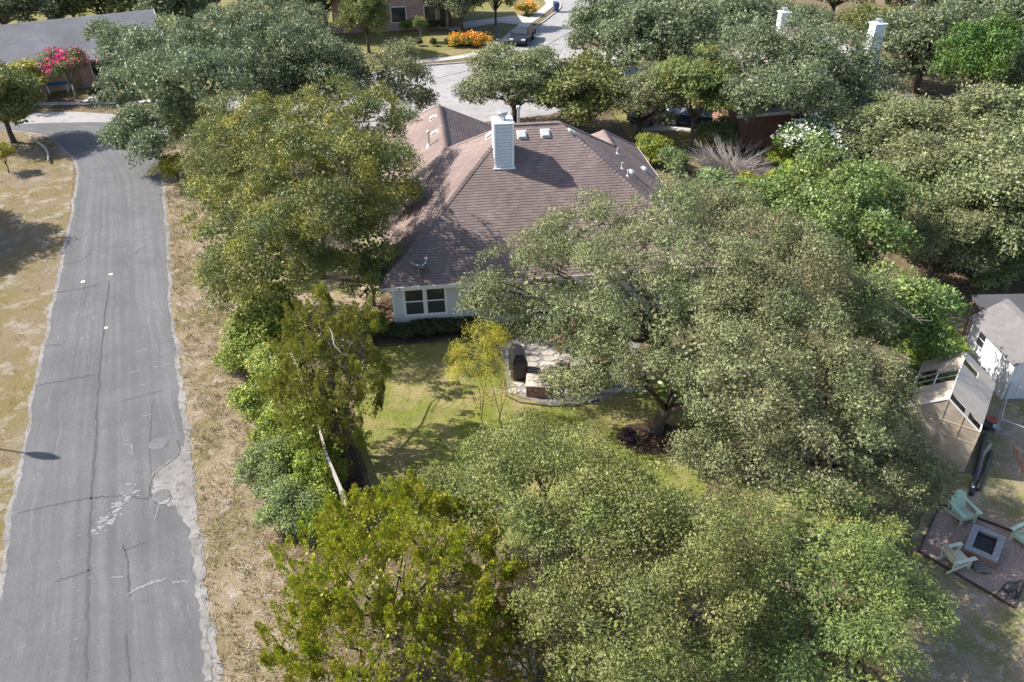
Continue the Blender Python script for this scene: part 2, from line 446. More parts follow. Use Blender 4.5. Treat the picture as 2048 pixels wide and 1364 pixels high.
def np_mesh(name, V, F, mat, kind=None):
    """V (n,3) float, F (m,k) int"""
    me = bpy.data.meshes.new(name)
    n, m, k = len(V), len(F), F.shape[1]
    me.vertices.add(n); me.vertices.foreach_set('co', V.astype(np.float32).ravel())
    me.loops.add(m * k); me.loops.foreach_set('vertex_index', F.astype(np.int32).ravel())
    me.polygons.add(m)
    me.polygons.foreach_set('loop_start', np.arange(0, m * k, k, dtype=np.int32))
    me.polygons.foreach_set('loop_total', np.full(m, k, dtype=np.int32))
    me.update(calc_edges=True)
    me.materials.append(M[mat])
    return me

def rough_poly(pts, step=0.5, amp=0.12, rng=random):
    out = []
    n = len(pts)
    for i in range(n):
        a = Vector(pts[i]); b = Vector(pts[(i + 1) % n])
        L = (b - a).length; k = max(1, int(L / step))
        d = (b - a).normalized() if L > 0 else Vector((1, 0)); nn = Vector((-d.y, d.x))
        for j in range(k):
            p = a + (b - a) * (j / k)
            if amp: p = p + nn * rng.uniform(-amp, amp)
            out.append((p.x, p.y))
    return out

def smooth_line(pts, sub=8):
    """Catmull-Rom through points"""
    P = [Vector(p) for p in pts]
    P = [P[0] * 2 - P[1]] + P + [P[-1] * 2 - P[-2]]
    out = []
    for i in range(1, len(P) - 2):
        p0, p1, p2, p3 = P[i - 1], P[i], P[i + 1], P[i + 2]
        for j in range(sub):
            t = j / sub
            out.append(0.5 * ((2 * p1) + (p2 - p0) * t + (2 * p0 - 5 * p1 + 4 * p2 - p3) * t * t + (3 * p1 - p0 - 3 * p2 + p3) * t ** 3))
    out.append(P[-2])
    return out

def sheet(name, pts, z, mat, label=None, step=0.6, amp=0.0):
    """flat ground sheet"""
    poly = rough_poly(pts, step, amp)
    me = bpy.data.meshes.new(name)
    me.from_pydata([(x, y, z) for x, y in poly], [], [tuple(range(len(poly)))])
    me.materials.append(M[mat]); me.update()
    if me.polygons[0].normal.z < 0: me.flip_normals()
    o = link(name, me)
    tag(o, label, None, None, 'structure')
    return o

# ------------------------------------------------------------------ foliage generators (numpy)
def unit(a):
    return a / np.maximum(1e-6, np.linalg.norm(a, axis=1, keepdims=True))

def leaves(P, D, Nn, L, W, fold=0.15):
    """rhombic leaves: base P, direction D, blade normal Nn, length L, width W (arrays)"""
    D = unit(D); S = unit(np.cross(D, Nn)); N2 = np.cross(S, D)
    L = L[:, None]; W = W[:, None]
    a = P; t = P + D * L
    mid = P + D * L * 0.5
    l = mid + S * W * 0.5 + N2 * W * fold; r = mid - S * W * 0.5 + N2 * W * fold
    V = np.stack([a, r, t, l], 1).reshape(-1, 3)
    n = len(P)
    F = (np.arange(n)[:, None] * 4 + np.array([[0, 1, 2, 3]]))
    return V, F

def sphere_pts(n, rng):
    z = rng.uniform(-1, 1, n); t = rng.uniform(0, 2 * np.pi, n); s = np.sqrt(1 - z * z)
    return np.stack([s * np.cos(t), s * np.sin(t), z], 1)

def tuft_points(lobes, dens, rng, zmin=-0.45):
    """points and outward normals on the outside of a heap of ellipsoids (x,y,z,r,squash)"""
    Ps = []; Ns = []
    for i, (x, y, z, r, q) in enumerate(lobes):
        n = max(5, int(dens * 4 * math.pi * r * r * 0.8))
        u = sphere_pts(n, rng); u = u[u[:, 2] > zmin]
        rad = np.array([r, r, r * q])
        k = 1 + 0.14 * np.sin(u[:, 0] * 5 + i * 1.7) * np.cos(u[:, 1] * 5.3 + i) + 0.08 * np.sin(u[:, 2] * 7 + i * 2.1)
        jit = 1.08 - 0.48 * rng.uniform(0, 1, len(u)) ** 1.6
        P = np.array([x, y, z]) + u * rad * (k * jit)[:, None]
        keep = np.ones(len(P), bool)
        for j, (a, b, c, s, p) in enumerate(lobes):
            if j == i: continue
            d = (P - np.array([a, b, c])) / np.array([s, s, s * p])
            keep &= (d * d).sum(1) > 0.74
        P = P[keep]; u = u[keep]
        Ps.append(P); Ns.append(unit(u / rad))
    return np.concatenate(Ps), np.concatenate(Ns)

def roughen(lobes, seed, k=7, f=(0.30, 0.44), shrink=0.78):
    """break smooth lobes up: smaller lobes bulge out of each one"""
    rnd = random.Random(seed * 7 + 1)
    out = []
    for (x, y, z, r, q) in lobes:
        out.append((x, y, z, r * shrink, q))
        for j in range(k):
            a = j * 2.39996 + rnd.uniform(-.5, .5) + x; e = 1.25 - 1.45 * (j + rnd.uniform(0, .8)) / k; s = r * rnd.uniform(*f)
            d = r * rnd.uniform(0.66, 0.86)
            out.append((x + d * math.cos(a) * math.cos(e), y + d * math.sin(a) * math.cos(e), z + d * q * math.sin(e), s, min(1.1, q * rnd.uniform(0.9, 1.4))))
    return out

LEAVES = [0]
def crown(name, lobes, mat, leaf=0.11, asp=0.52, clump=0.5, cover=1.25, fill=0.5, inner=14, seed=1, style='oak', zmin=-0.45, gap=0.15, core=None):
    """crown of leaf clumps. clump = clump radius, cover = how closely clumps sit, fill = leaf area over clump area"""
    rng = np.random.default_rng(seed)
    up = np.array([0, 0, 1.0])
    la = leaf * leaf * asp * 0.5
    leaf0 = leaf; leaf *= 0.88
    if style == 'plume':
        C_, N_ = tuft_points(lobes, cover / (0.55 * clump) ** 2 / math.pi, rng, zmin)
    else:
        C_, N_ = tuft_points(lobes, cover / (math.pi * clump * clump), rng, zmin)
    k = rng.uniform(0, 1, len(C_)) > gap
    C_, N_ = C_[k], N_[k]
    n = len(C_)
    cr = clump * (0.5 + 1.1 * rng.uniform(0, 1, n) ** 1.3)
    if style == 'plume':
        area = 2 * math.pi * (0.26 * cr) * (1.25 * cr)
        cnt = np.maximum(12, fill * 2.0 * area / la).astype(int)
        idx = np.repeat(np.arange(n), cnt); m = len(idx)
        c = C_[idx]; rr_ = cr[idx][:, None]
        ax = unit(N_ * 0.40 + up * 0.95 + rng.normal(0, 0.20, (n, 3)))[idx]
        t = rng.uniform(0, 1, m)[:, None]
        rad = 0.30 * rr_ * (1.08 - t) ** 0.7 * rng.uniform(0.65, 1.1, (m, 1))
        off = unit(np.cross(ax, rng.normal(0, 1, (m, 3))))
        P = c + ax * (t - 0.35) * 1.25 * rr_ + off * rad
        D = ax * 0.9 + off * 0.55 + rng.normal(0, 0.25, (m, 3))
        Nn = off * 0.8 + up * 0.55 + rng.normal(0, 0.3, (m, 3))
    else:
        area = 2 * math.pi * cr * cr
        cnt = np.maximum(10, fill * area / la).astype(int)
        idx = np.repeat(np.arange(n), cnt); m = len(idx)
        ax = unit(N_ * 0.7 + up * 0.6)[idx]
        u = sphere_pts(m, rng)
        dt = (u * ax).sum(1)
        u = np.where((dt < -0.15)[:, None], u - 2 * dt[:, None] * ax, u)
        # rag the clump outline with a few bumps of its own
        ph = (np.arange(n) * 2.7)[idx]
        bm = 1 + 0.22 * np.sin(u[:, 0] * 6 + ph) * np.sin(u[:, 1] * 6 + ph * 1.3) + 0.14 * np.sin(u[:, 2] * 9 + ph)
        rad = cr[idx] * bm * (1 - 0.5 * rng.uniform(0, 1, m) ** 2.2)
        sq = np.array([1, 1, 0.8])
        if style == 'layer': sq = np.array([1.15, 1.15, 0.5])
        if style == 'feather': sq = np.array([1, 1, 1.1])
        P = C_[idx] + u * sq * rad[:, None]
        stray = rng.uniform(0, 1, m) < 0.07
        P = np.where(stray[:, None], P + u * rng.uniform(0.05, 0.45, (m, 1)) * cr[idx][:, None], P)
        if style == 'layer':
            D = u * np.array([1, 1, 0.1]) + rng.normal(0, 0.4, (m, 3)) - up * 0.3; Nn = up * 0.9 + u * 0.5 + rng.normal(0, 0.35, (m, 3))
        elif style == 'feather':
            D = rng.normal(0, 1, (m, 3)) + u * 0.4 - up * 0.3; Nn = rng.normal(0, 1, (m, 3)) + up * 0.6
        else:
            D = u * 0.55 + rng.normal(0, 0.7, (m, 3)) + up * 0.12; Nn = u + up * 0.15 + rng.normal(0, 0.22, (m, 3))
    L = leaf * rng.uniform(0.6, 1.35, m); W = L * asp * rng.uniform(0.8, 1.25, m)
    V, F = leaves(P, D, Nn, L, W)
    if inner:
        # broad inner foliage that keeps the crown dense
        k = []
        for (x, y, z, r, q) in (core or lobes):
            ni = int(inner * 4 * math.pi * r * r * 0.6)
            u = sphere_pts(ni, rng)
            k.append(np.array([x, y, z]) + u * np.array([r, r, r * q]) * rng.uniform(0.40, 0.74, ni)[:, None])
        k = np.concatenate(k); ni = len(k)
        Li = leaf0 * (1.2 if style == 'plume' else 1.8) * rng.uniform(0.7, 1.3, ni)
        V2, F2 = leaves(k, rng.normal(0, 1, (ni, 3)), up + rng.normal(0, 0.8, (ni, 3)), Li, Li * 0.7)
        F2 = F2 + len(V); V = np.concatenate([V, V2]); F = np.concatenate([F, F2])
    LEAVES[0] += len(F)
    return np_mesh(name, V, F, mat)

def blossoms(name, lobes, mat, dens=3.0, per=14, size=0.10, seed=5, zmin=0.1):
    rng = np.random.default_rng(seed)
    C_, N_ = tuft_points(lobes, dens, rng, zmin)
    C_ = C_ + N_ * 0.22
    idx = np.repeat(np.arange(len(C_)), per); m = len(idx)
    P = C_[idx] + rng.normal(0, 1, (m, 3)) * np.array([0.10, 0.10, 0.14]) * (size / 0.10)
    V, F = leaves(P, rng.normal(0, 1, (m, 3)) + np.array([0, 0, 0.4]), rng.normal(0, 1, (m, 3)), size * rng.uniform(0.7, 1.3, m), size * 0.8 * rng.uniform(0.7, 1.3, m))
    return np_mesh(name, V, F, mat)

def trunk_mesh(name, base, lobes, r0, fork, mat='bark', seed=1, sub=4, lean=(0, 0)):
    """tapered trunk that forks into a limb for each lobe, with smaller branches inside the lobes"""
    rnd = random.Random(seed)
    mb = MB()
    b = Vector(base)
    cx = sum(l[0] for l in lobes) / len(lobes); cy = sum(l[1] for l in lobes) / len(lobes)
    top = Vector((b.x + (cx - b.x) * 0.25 + lean[0], b.y + (cy - b.y) * 0.25 + lean[1], b.z + fork))
    m1 = b.lerp(top, 0.5) + Vector((rnd.uniform(-.12, .12), rnd.uniform(-.12, .12), 0))
    mb.tube([b + Vector((0, 0, -0.15)), b + Vector((0, 0, 0.25)), m1, top], [r0 * 1.45, r0 * 1.08, r0 * 0.9, r0 * 0.82], 9)
    for (x, y, z, r, q) in lobes:
        e = Vector((x, y, z + r * q * 0.25))
        s = b.lerp(top, rnd.uniform(0.82, 1.0))
        mid = s.lerp(e, 0.45) + Vector((rnd.uniform(-.35, .35), rnd.uniform(-.35, .35), rnd.uniform(-.1, .45)))
        mid2 = s.lerp(e, 0.75) + Vector((rnd.uniform(-.3, .3), rnd.uniform(-.3, .3), rnd.uniform(-.1, .3)))
        rr_ = r0 * rnd.uniform(0.34, 0.52)
        mb.tube([s, mid, mid2, e], [rr_, rr_ * 0.75, rr_ * 0.5, rr_ * 0.3], 6)
        for k in range(sub):
            a = rnd.uniform(0, 6.28); c = rnd.uniform(-0.3, 0.9)
            e2 = Vector((x + r * 0.92 * math.cos(a) * math.sqrt(1 - min(.99, c * c)), y + r * 0.92 * math.sin(a) * math.sqrt(1 - min(.99, c * c)), z + r * q * c * 0.9))
            s2 = mid.lerp(e, rnd.uniform(0.2, 0.9))
            mm = s2.lerp(e2, 0.5) + Vector((rnd.uniform(-.2, .2), rnd.uniform(-.2, .2), rnd.uniform(-.05, .25)))
            mb.tube([s2, mm, e2], [rr_ * 0.36, rr_ * 0.24, rr_ * 0.08], 4)
    me = bpy.data.meshes.new(name)
    me.from_pydata(mb.v, [], mb.f); me.materials.append(M[mat]); me.shade_smooth(); me.update()
    return me

def dome_lobes(r, z0, z1, n, seed, core=True, flat=0.75):
    """random lobes that fill a rounded crown of radius r between heights z0 and z1"""
    rnd = random.Random(seed)
    out = []
    zc = (z0 + z1) / 2; hh = (z1 - z0) / 2
    if core: out.append((0, 0, zc + hh * 0.12, r * 0.60, min(1.0, hh / (r * 0.60) * 0.80)))
    for k in range(n):
        a = k * 2.39996 + rnd.uniform(-.3, .3)
        t = (k + 0.5) / n
        rad = r * (0.34 + 0.42 * math.sqrt(t)) * rnd.uniform(0.85, 1.1)
        z = zc + hh * (0.62 - 0.95 * t) + rnd.uniform(-.15, .15) * hh
        s = r * rnd.uniform(0.24, 0.36)
        out.append((rad * math.cos(a), rad * math.sin(a), z, s, flat * rnd.uniform(0.85, 1.2)))
    return out

#@@SCENE
# ------------------------------------------------------------------ the setting
g = MB().add([(-500, -200, 0), (500, -200, 0), (500, 700, 0), (-500, 700, 0)], [(0, 1, 2, 3)]).build('ground', 'ground')
tag(g, kind='structure')

# road: centre and edges by points, jagged broken edges
RL = smooth_line([(-10.6, 2.0), (-15.77, 15.60), (-16.87, 18.07), (-18.72, 23.02), (-20.63, 28.23), (-23.54, 36.18), (-25.19, 40.76), (-27.18, 46.27), (-29.68, 52.09), (-31.86, 54.97), (-34.52, 57.91), (-37.15, 59.06), (-41.37, 59.84), (-45.40, 60.16)], 14)
RRt = smooth_line([(-4.2, 2.0), (-8.54, 13.20), (-9.32, 15.09), (-10.30, 17.58), (-11.42, 20.29), (-12.83, 23.51), (-14.69, 28.14), (-17.08, 34.07), (-19.13, 39.43), (-21.70, 46.15), (-24.05, 51.96), (-25.92, 55.83), (-27.58, 58.82), (-28.90, 60.77), (-30.60, 61.63)], 14)

def ribbon(name, A, B, z, mat, nacross=12, jag=(0.0, 0.0), parent=None, sub=3):
    """strip between two edge lines with UVs in metres; jag = roughness of the two edges"""
    n = 420
    def resample(P):
        d = [0.0]
        for i in range(1, len(P)): d.append(d[-1] + (P[i] - P[i - 1]).length)
        out = []; j = 0
        for k in range(n):
            t = d[-1] * k / (n - 1)
            while j < len(P) - 2 and d[j + 1] < t: j += 1
            f = (t - d[j]) / max(1e-6, d[j + 1] - d[j])
            out.append(P[j].lerp(P[j + 1], min(1, f)))
        return out, d[-1]
    a, la = resample(A); b, lb = resample(B)
    rnd = random.Random(name)
    vs = []; uvs = []
    ja = jb = 0
    for k in range(n):
        ja = 0.55 * ja + rnd.uniform(-1, 1) * jag[0]; jb = 0.55 * jb + rnd.uniform(-1, 1) * jag[1]
        w = (b[k] - a[k]).length; d = (b[k] - a[k]).normalized()
        sl = math.sin(k * .11) * math.sin(k * .047 + 1.0) + .5 * math.sin(k * .31 + 2)
        p = a[k] + d * (ja + jag[0] * 1.6 * sl); q = b[k] + d * (jb - jag[1] * 1.4 * sl)
        for i in range(nacross + 1):
            t = i / nacross
            c = p.lerp(q, t); vs.append((c.x, c.y, z)); uvs.append((t * w, la * k / n))
    fs = []
    m = nacross + 1
    for k in range(n - 1):
        for i in range(nacross):
            fs.append((k * m + i, k * m + i + 1, (k + 1) * m + i + 1, (k + 1) * m + i))
    me = bpy.data.meshes.new(name); me.from_pydata(vs, [], fs)
    ul = me.uv_layers.new(name='UVMap')
    for l in me.loops: ul.data[l.index].uv = uvs[l.vertex_index]
    me.materials.append(M[mat]); me.update()
    if me.polygons[0].normal.z < 0: me.flip_normals()
    return link(name, me, parent)

def offset(P, d):
    out = []
    for i in range(len(P)):
        t = (P[min(i + 1, len(P) - 1)] - P[max(i - 1, 0)]).normalized()
        out.append(P[i] + Vector((-t.y, t.x)) * d)
    return out

sheet('verge', [(-60, 2), (-60, 66), (-36.38, 59.04), (-31.14, 54.96), (-26.88, 44.80), (-19.26, 24.50), (-11, 2)], 0.004, 'verge_l', 'golden dry grass verge left of the asphalt road')
sheet('verge', [(-5, 2), (-24.31, 52.89), (-24.11, 54.79), (-21.41, 54.72), (-17.15, 41.88), (-13.25, 32.16), (-10.39, 27.35), (-9.67, 22.90), (-7.85, 18.40), (-5.49, 13.17), (-3, 2)], 0.004, 'verge', 'straw coloured stony verge right of the asphalt road', 0.5, 0.2)
sheet('side_yard', [(-17.15, 41.88), (-13.44, 47.52), (-6.71, 44.38), (-6.54, 33.89), (-6.47, 29.94), (-8.68, 29.58), (-10.39, 27.35), (-13.25, 32.16)], 0.008, 'dirt', 'bare brown side yard under the yellowing elms', 0.5, 0.15)
sheet('lawn', [(-6.58, 29.94), (-3.76, 30.22), (-1.47, 30.43), (-0.32, 29.45), (-0.27, 26.17), (1.53, 25.42), (3.40, 25.78), (4.97, 26.78), (6.84, 27.82), (8.91, 23.82), (6.59, 20.07), (-0.46, 17.89), (-4.60, 19.26), (-5.32, 21.22), (-6.27, 23.72), (-6.52, 27.30)], 0.008, 'lawn', 'green and yellow back lawn behind the white house', 0.5, 0.12)
sheet('brown_yard', [(12.2, 12), (40, 12), (40, 31), (17, 32), (13.98, 23.75), (14.49, 19.98), (12.05, 16.14), (10.64, 13.02)], 0.008, 'dirt', 'brown patchy yard around the fire pit and greenhouse', 0.5, 0.15)
sheet('front_lawn', [(-19.83, 69.15), (-14.37, 72.74), (-9.71, 76.35), (-3.32, 78.59), (-0.35, 83.39), (1.97, 90.33), (4.24, 96.78), (5.80, 105.00), (-1, 130), (-60, 130), (-60, 86), (-26.25, 67.65)], 0.004, 'farlawn', 'far front lawn before the brick house')
sheet('far_lawn', [(7.12, 74.16), (11.65, 79.18), (14.91, 75.57), (17.50, 64.41), (15.81, 53.83), (12.71, 50.68), (9.10, 51.20)], 0.004, 'farlawn', 'green lawn between the right hand houses')
sheet('corner_lawn', [(-70, 72.5), (-33, 70.2), (-33, 67.6), (-70, 69.0)], 0.012, 'farlawn', 'lawn strip before the grey roofed house')
sheet('dry_field', [(-60, 132), (-60, 260), (0, 260), (-2, 132)], 0.005, 'ground', 'pale dry field beyond the houses')

tag(ribbon('shoulder', offset(RL, 0.16), offset(RRt, -0.20), 0.012, 'gravel', 2, (0.06, 0.10)), 'pale crushed gravel edge showing along the asphalt', kind='structure')
road = tag(ribbon('road', RL, RRt, 0.018, 'asphalt', 8, (0.05, 0.05)), 'worn grey asphalt road with sealed cracks', kind='structure')
sheet('gravel_apron', [(-12.88, 23.23), (-12.24, 22.79), (-11.20, 20.04), (-10.07, 17.37), (-8.54, 13.20), (-8.73, 13.20), (-9.48, 15.09), (-10.24, 16.97), (-11.06, 18.88), (-11.93, 20.00), (-12.63, 20.11), (-12.97, 20.68), (-13.32, 21.58), (-13.20, 21.98), (-12.80, 22.44)], 0.022, 'gravel', 'pale gravel apron where the asphalt edge has broken away', 0.16, 0.07)

def crack(name, pts, w, mat='tar', z=0.023):
    """thin sealed crack or scrape that lies on the road"""
    P = smooth_line([(a, b) for a, b in pts], 10)
    rnd = random.Random(len(pts) * 31 + int(pts[0][0] * 100))
    vs = []
    for i, p in enumerate(P):
        t = (P[min(i + 1, len(P) - 1)] - P[max(i - 1, 0)]).normalized(); nrm = Vector((-t.y, t.x))
        ww = w * rnd.uniform(0.5, 1.2) * (0.3 if i in (0, len(P) - 1) else 1)
        j = rnd.uniform(-.4, .4) * w
        vs += [(*(p + nrm * (ww / 2 + j)), z), (*(p - nrm * (ww / 2 - j)), z)]
    fs = [(2 * i, 2 * i + 1, 2 * i + 3, 2 * i + 2) for i in range(len(P) - 1)]
    me = bpy.data.meshes.new(name); me.from_pydata(vs, [], fs); me.materials.append(M[mat]); me.update()
    if me.polygons[0].normal.z < 0: me.flip_normals()
    return link(name, me, road)

for pts, w in [([(-17.32, 19.69), (-16.50, 19.99), (-15.10, 20.41), (-13.87, 20.47), (-12.96, 20.31)], 0.09), ([(-12.96, 20.31), (-13.22, 21.32), (-13.12, 21.84), (-12.82, 22.33), (-12.70, 22.80), (-13.04, 23.52)], 0.07),
               ([(-13.02, 20.68), (-12.70, 20.18), (-12.30, 20.06), (-12.17, 20.30), (-12.37, 20.67)], 0.06), ([(-20.22, 27.07), (-19.58, 27.31), (-18.09, 27.82)], 0.10), ([(-23.20, 34.90), (-22.24, 35.13), (-21.09, 35.72)], 0.08),
               ([(-24.25, 37.69), (-23.28, 38.35), (-23.23, 39.51)], 0.06), ([(-21.39, 30.09), (-20.58, 30.16)], 0.07), ([(-14.62, 16.74), (-14.09, 16.97), (-13.71, 17.20)], 0.07),
               ([(-13.04, 18.24), (-12.65, 17.60), (-12.00, 16.11)], 0.07), ([(-12.92, 17.98), (-12.65, 18.15), (-12.36, 18.34)], 0.05), ([(-11.59, 14.79), (-11.19, 13.92), (-10.83, 13.22)], 0.06),
               ([(-17.22, 26.07), (-16.02, 22.98), (-14.55, 19.15), (-13.26, 16.03), (-12.10, 13.24)], 0.10), ([(-20.92, 36.13), (-18.91, 30.54), (-17.22, 26.07)], 0.09), ([(-16.34, 25.89), (-15.63, 26.22), (-14.74, 26.65)], 0.04),
               ([(-14.94, 26.04), (-13.90, 22.95), (-13.22, 21.32)], 0.03), ([(-20.58, 38.87), (-20.63, 39.58), (-20.27, 39.75)], 0.05)]:
    crack('crack_seal', pts, w)
for pts, w in [([(-12.39, 19.35), (-12.56, 20.30), (-12.62, 20.55)], 0.05), 
               ([(-12.10, 16.21), (-11.68, 16.55), (-11.08, 16.82)], 0.09), ([(-12.89, 16.88), (-12.46, 16.91)], 0.06), ([(-10.85, 16.66), (-10.34, 16.69)], 0.08), ([(-17.01, 29.51), (-16.47, 29.70)], 0.05),
               ([(-16.65, 27.91), (-16.15, 28.12)], 0.05), ([(-15.78, 28.30), (-15.07, 28.59)], 0.05), ([(-15.79, 27.08), (-15.45, 27.14)], 0.05), ([(-14.97, 24.97), (-14.61, 25.09)], 0.05), ([(-22.60, 47.09), (-22.15, 47.23)], 0.08),
               ([(-15.08, 23.23), (-14.73, 23.22), (-14.42, 22.62)], 0.05), ([(-17.58, 21.32), (-17.57, 21.77)], 0.04)]:
    crack('chalk_scrape', pts, w, 'chalk', 0.026)
def blot(name, c, r, mat, z, seed):
    rnd = random.Random(seed)
    n = 14; pts = []
    k = [rnd.uniform(0.45, 1.1) for _ in range(n)]
    for i in range(n):
        t = 2 * math.pi * i / n; rr_ = r * (k[i] * .6 + k[(i + 1) % n] * .4)
        pts.append((c[0] + rr_ * math.cos(t), c[1] + rr_ * .8 * math.sin(t), z))
    me = bpy.data.meshes.new(name); me.from_pydata(pts, [], [tuple(range(n))]); me.materials.append(M[mat]); me.update()
    return link(name, me, road)
rnd = random.Random(5)
WA, WB = Vector((-14.17, 18.87)), Vector((-13.67, 20.86))
for k in range(80):
    t = rnd.random(); p = WA.lerp(WB, t) + Vector((rnd.gauss(0, .16), rnd.gauss(0, .16)))
    blot('worn_patch', p, rnd.uniform(.02, .12), 'chalk', .0235 + .00006 * k, k)
for k in range(46):
    a, b = (Vector((-17.88, 29.72)), Vector((-10.49, 13.75))) if k % 2 else (Vector((-15.07, 19.15)), Vector((-12.94, 13.46)))
    p = a.lerp(b, rnd.random()) + Vector((rnd.gauss(0, .5), rnd.gauss(0, .3)))
    blot('worn_patch', p, rnd.uniform(.015, .05), 'chalk', .0264 + .00002 * k, 100 + k)
for (px, py, s) in [(-22.19, 35.95, 0.17), (-21.06, 36.71, 0.17), (-19.17, 31.55, 0.14)]:
    tag(MB().prism([(px - s / 2, py - s / 2), (px + s / 2, py - s / 2), (px + s / 2, py + s / 2), (px - s / 2, py + s / 2)], 0.019, 0.024).build('survey_mark', 'white2', road))

def manhole(c, r, label, mat):
    t = thing('utility_cover', label, 'utility cover', (c[0], c[1], 0.02))
    MB().lathe([(r, 0.0), (r, 0.006), (r - 0.03, 0.009)], n=28).build('rim', 'patch', t)
    MB().lathe([(r - 0.05, 0.004), (r - 0.06, 0.012)], n=28).build('lid', mat, t)
    return t
manhole((-13.68, 23.29), 0.36, 'oval grey utility cover in the asphalt near the broken road edge', 'patch')
manhole((-12.58, 20.50), 0.32, 'rounded grey utility cover inside the gravel apron', 'patch')

# concrete street, sidewalks and kerb
STREET = [(-38.08, 63.28), (-34.95, 63.44), (-31.20, 62.73), (-28.10, 64.51), (-21.98, 67.53), (-14.19, 71.65), (-9.68, 75.17), (-2.80, 77.16), (0.06, 82.01), (2.43, 89.18), (4.63, 95.24), (6.26, 102.09), (3.6, 112), (5.4, 150), (15.0, 150), (12.4, 112), (9.85, 96.56), (7.69, 87.24), (6.72, 77.91), (7.66, 72.54), (9.30, 67.33), (3.14, 61.69), (-5.31, 59.02), (-12.03, 58.42), (-19.42, 57.96), (-25.56, 57.37), (-29.05, 60.66), (-31.84, 60.84), (-35.72, 60.83), (-38.62, 60.44)]
sheet('street', STREET, 0.024, 'concrete', 'pale concrete street curving past the houses')
sheet('cross_street', [(-27.20, 58.81), (-20.36, 58.63), (-22.13, 68.09), (-28.10, 64.51), (-31.20, 62.73), (-29.05, 60.66)], 0.021, 'concrete', 'pale concrete street behind the big oaks')
sheet('driveway', [(7.63, 80.24), (11.93, 81.42), (12.81, 73.98), (14.36, 72.34), (10.22, 68.00), (7.66, 72.54)], 0.028, 'walk', 'bright concrete driveway apron at the right of the street')
sheet('driveway', [(9.80, 68.01), (9.31, 57.88), (15.61, 57.72), (16.15, 61.95), (12.74, 65.20)], 0.030, 'walk', 'concrete driveway under the trees with two parked cars')
sheet('driveway', [(2.90, 94.31), (1.25, 96.89), (-3.29, 94.55), (-7.09, 92.28), (-6.37, 89.50), (-1.02, 93.01), (2.00, 91.48)], 0.028, 'walk', 'shaded driveway before the brick house')
sheet('sidewalk', [(-39.17, 65.07), (-31.70, 65.39), (-28.66, 66.09), (-28.90, 66.77), (-31.97, 66.05), (-39.62, 66.00)], 0.028, 'walk', 'pale sidewalk before the grey roofed house')
sheet('front_path', [(-35.57, 65.76), (-35.40, 68.75), (-34.70, 69.88), (-34.26, 69.43), (-34.61, 67.89), (-34.53, 65.73)], 0.028, 'walk', 'narrow front path to the grey roofed house')
def kerb(name, pts, w, h, label, mat='walk'):
    P = smooth_line(pts, 8); Q = offset(P, w)
    mb = MB()
    n = len(P)
    vs = []
    for p, q in zip(P, Q): vs += [(p.x, p.y, 0.0), (q.x, q.y, 0.0), (q.x, q.y, h), (p.x, p.y, h)]
    fs = []
    for i in range(n - 1):
        a, b = 4 * i, 4 * i + 4
        fs += [(a, a + 3, b + 3, b), (a + 3, a + 2, b + 2, b + 3), (a + 1, b + 1, b + 2, a + 2)]
    mb.add(vs, fs)
    return tag(mb.build(name, mat), label, kind='structure')
kerb('kerb', [(-21.98, 67.53), (-14.19, 71.65), (-9.70, 75.34), (-2.80, 77.34), (0.06, 82.20), (2.44, 89.41), (4.64, 95.49), (6.27, 102.37), (3.6, 112)], 0.16, 0.13, 'curved concrete kerb on the far side of the street')
kerb('sidewalk', [(-8.90, 76.67), (-3.34, 79.13), (-0.35, 83.99), (1.82, 90.79), (3.89, 96.79), (5.53, 104.42), (2.0, 112)], 1.1, 0.05, 'pale sidewalk beside the far kerb')
kerb('kerb', [(12.6, 112), (9.96, 96.55), (7.84, 87.24), (7.02, 79.34)], -0.16, 0.13, 'concrete kerb on the right side of the street')
for a, b in [((-7.07, 71.44), (3.51, 81.32)), ((-5.07, 67.74), (7.05, 89.46)), ((4.09, 83.24), (8.20, 84.10)), ((4.91, 89.54), (10.09, 99.17)), ((7.34, 102.04), (11.07, 103.32))]:
    crack('crack_seal', [a, ((a[0] + b[0]) / 2 + 0.4, (a[1] + b[1]) / 2), b], 0.10, 'tar', 0.033)

# beds
sheet('mulch_bed', [(-6.57, 29.86), (-6.65, 30.85), (-5.50, 31.38), (-1.52, 31.97), (-1.13, 30.76), (-3.76, 30.18)], 0.012, 'mulch', 'dark mulch strip below the white wall', 0.3, 0.05)
sheet('mulch_bed', [(-7.15, 22.72), (-6.32, 23.43), (-5.41, 21.22), (-5.14, 19.97), (-5.68, 19.50), (-6.69, 21.24)], 0.012, 'mulch', 'dark bare soil under the leaning cedar by the fence', 0.3, 0.08)
ring = []
cx, cy = 5.43, 23.39
for k in range(28):
    t = 2 * math.pi * k / 28
    ring.append((cx + (1.35 + 0.1 * math.sin(3 * t)) * math.cos(t), cy + (1.0 + 0.08 * math.cos(2 * t)) * math.sin(t)))
sheet('mulch_bed', ring, 0.013, 'mulch', 'round mulch bed about the oak trunk on the lawn', 0.4, 0.03)
PAD = [(13.24, 17.63), (14.91, 19.73), (17.49, 17.98), (15.21, 15.44)]
sheet('chip_pad', PAD, 0.016, 'chips', 'reddish bark chip pad under the fire pit', 0.3, 0.015)
sheet('patio_bed', [(-0.55, 29.85), (0.37, 30.65), (3.66, 31.23), (5.80, 29.75), (5.65, 27.12), (3.59, 25.62), (1.53, 25.42), (-0.21, 26.34)], 0.012, 'gravel', 'pale gravel patio bed beside the covered grill', 0.3, 0.06)

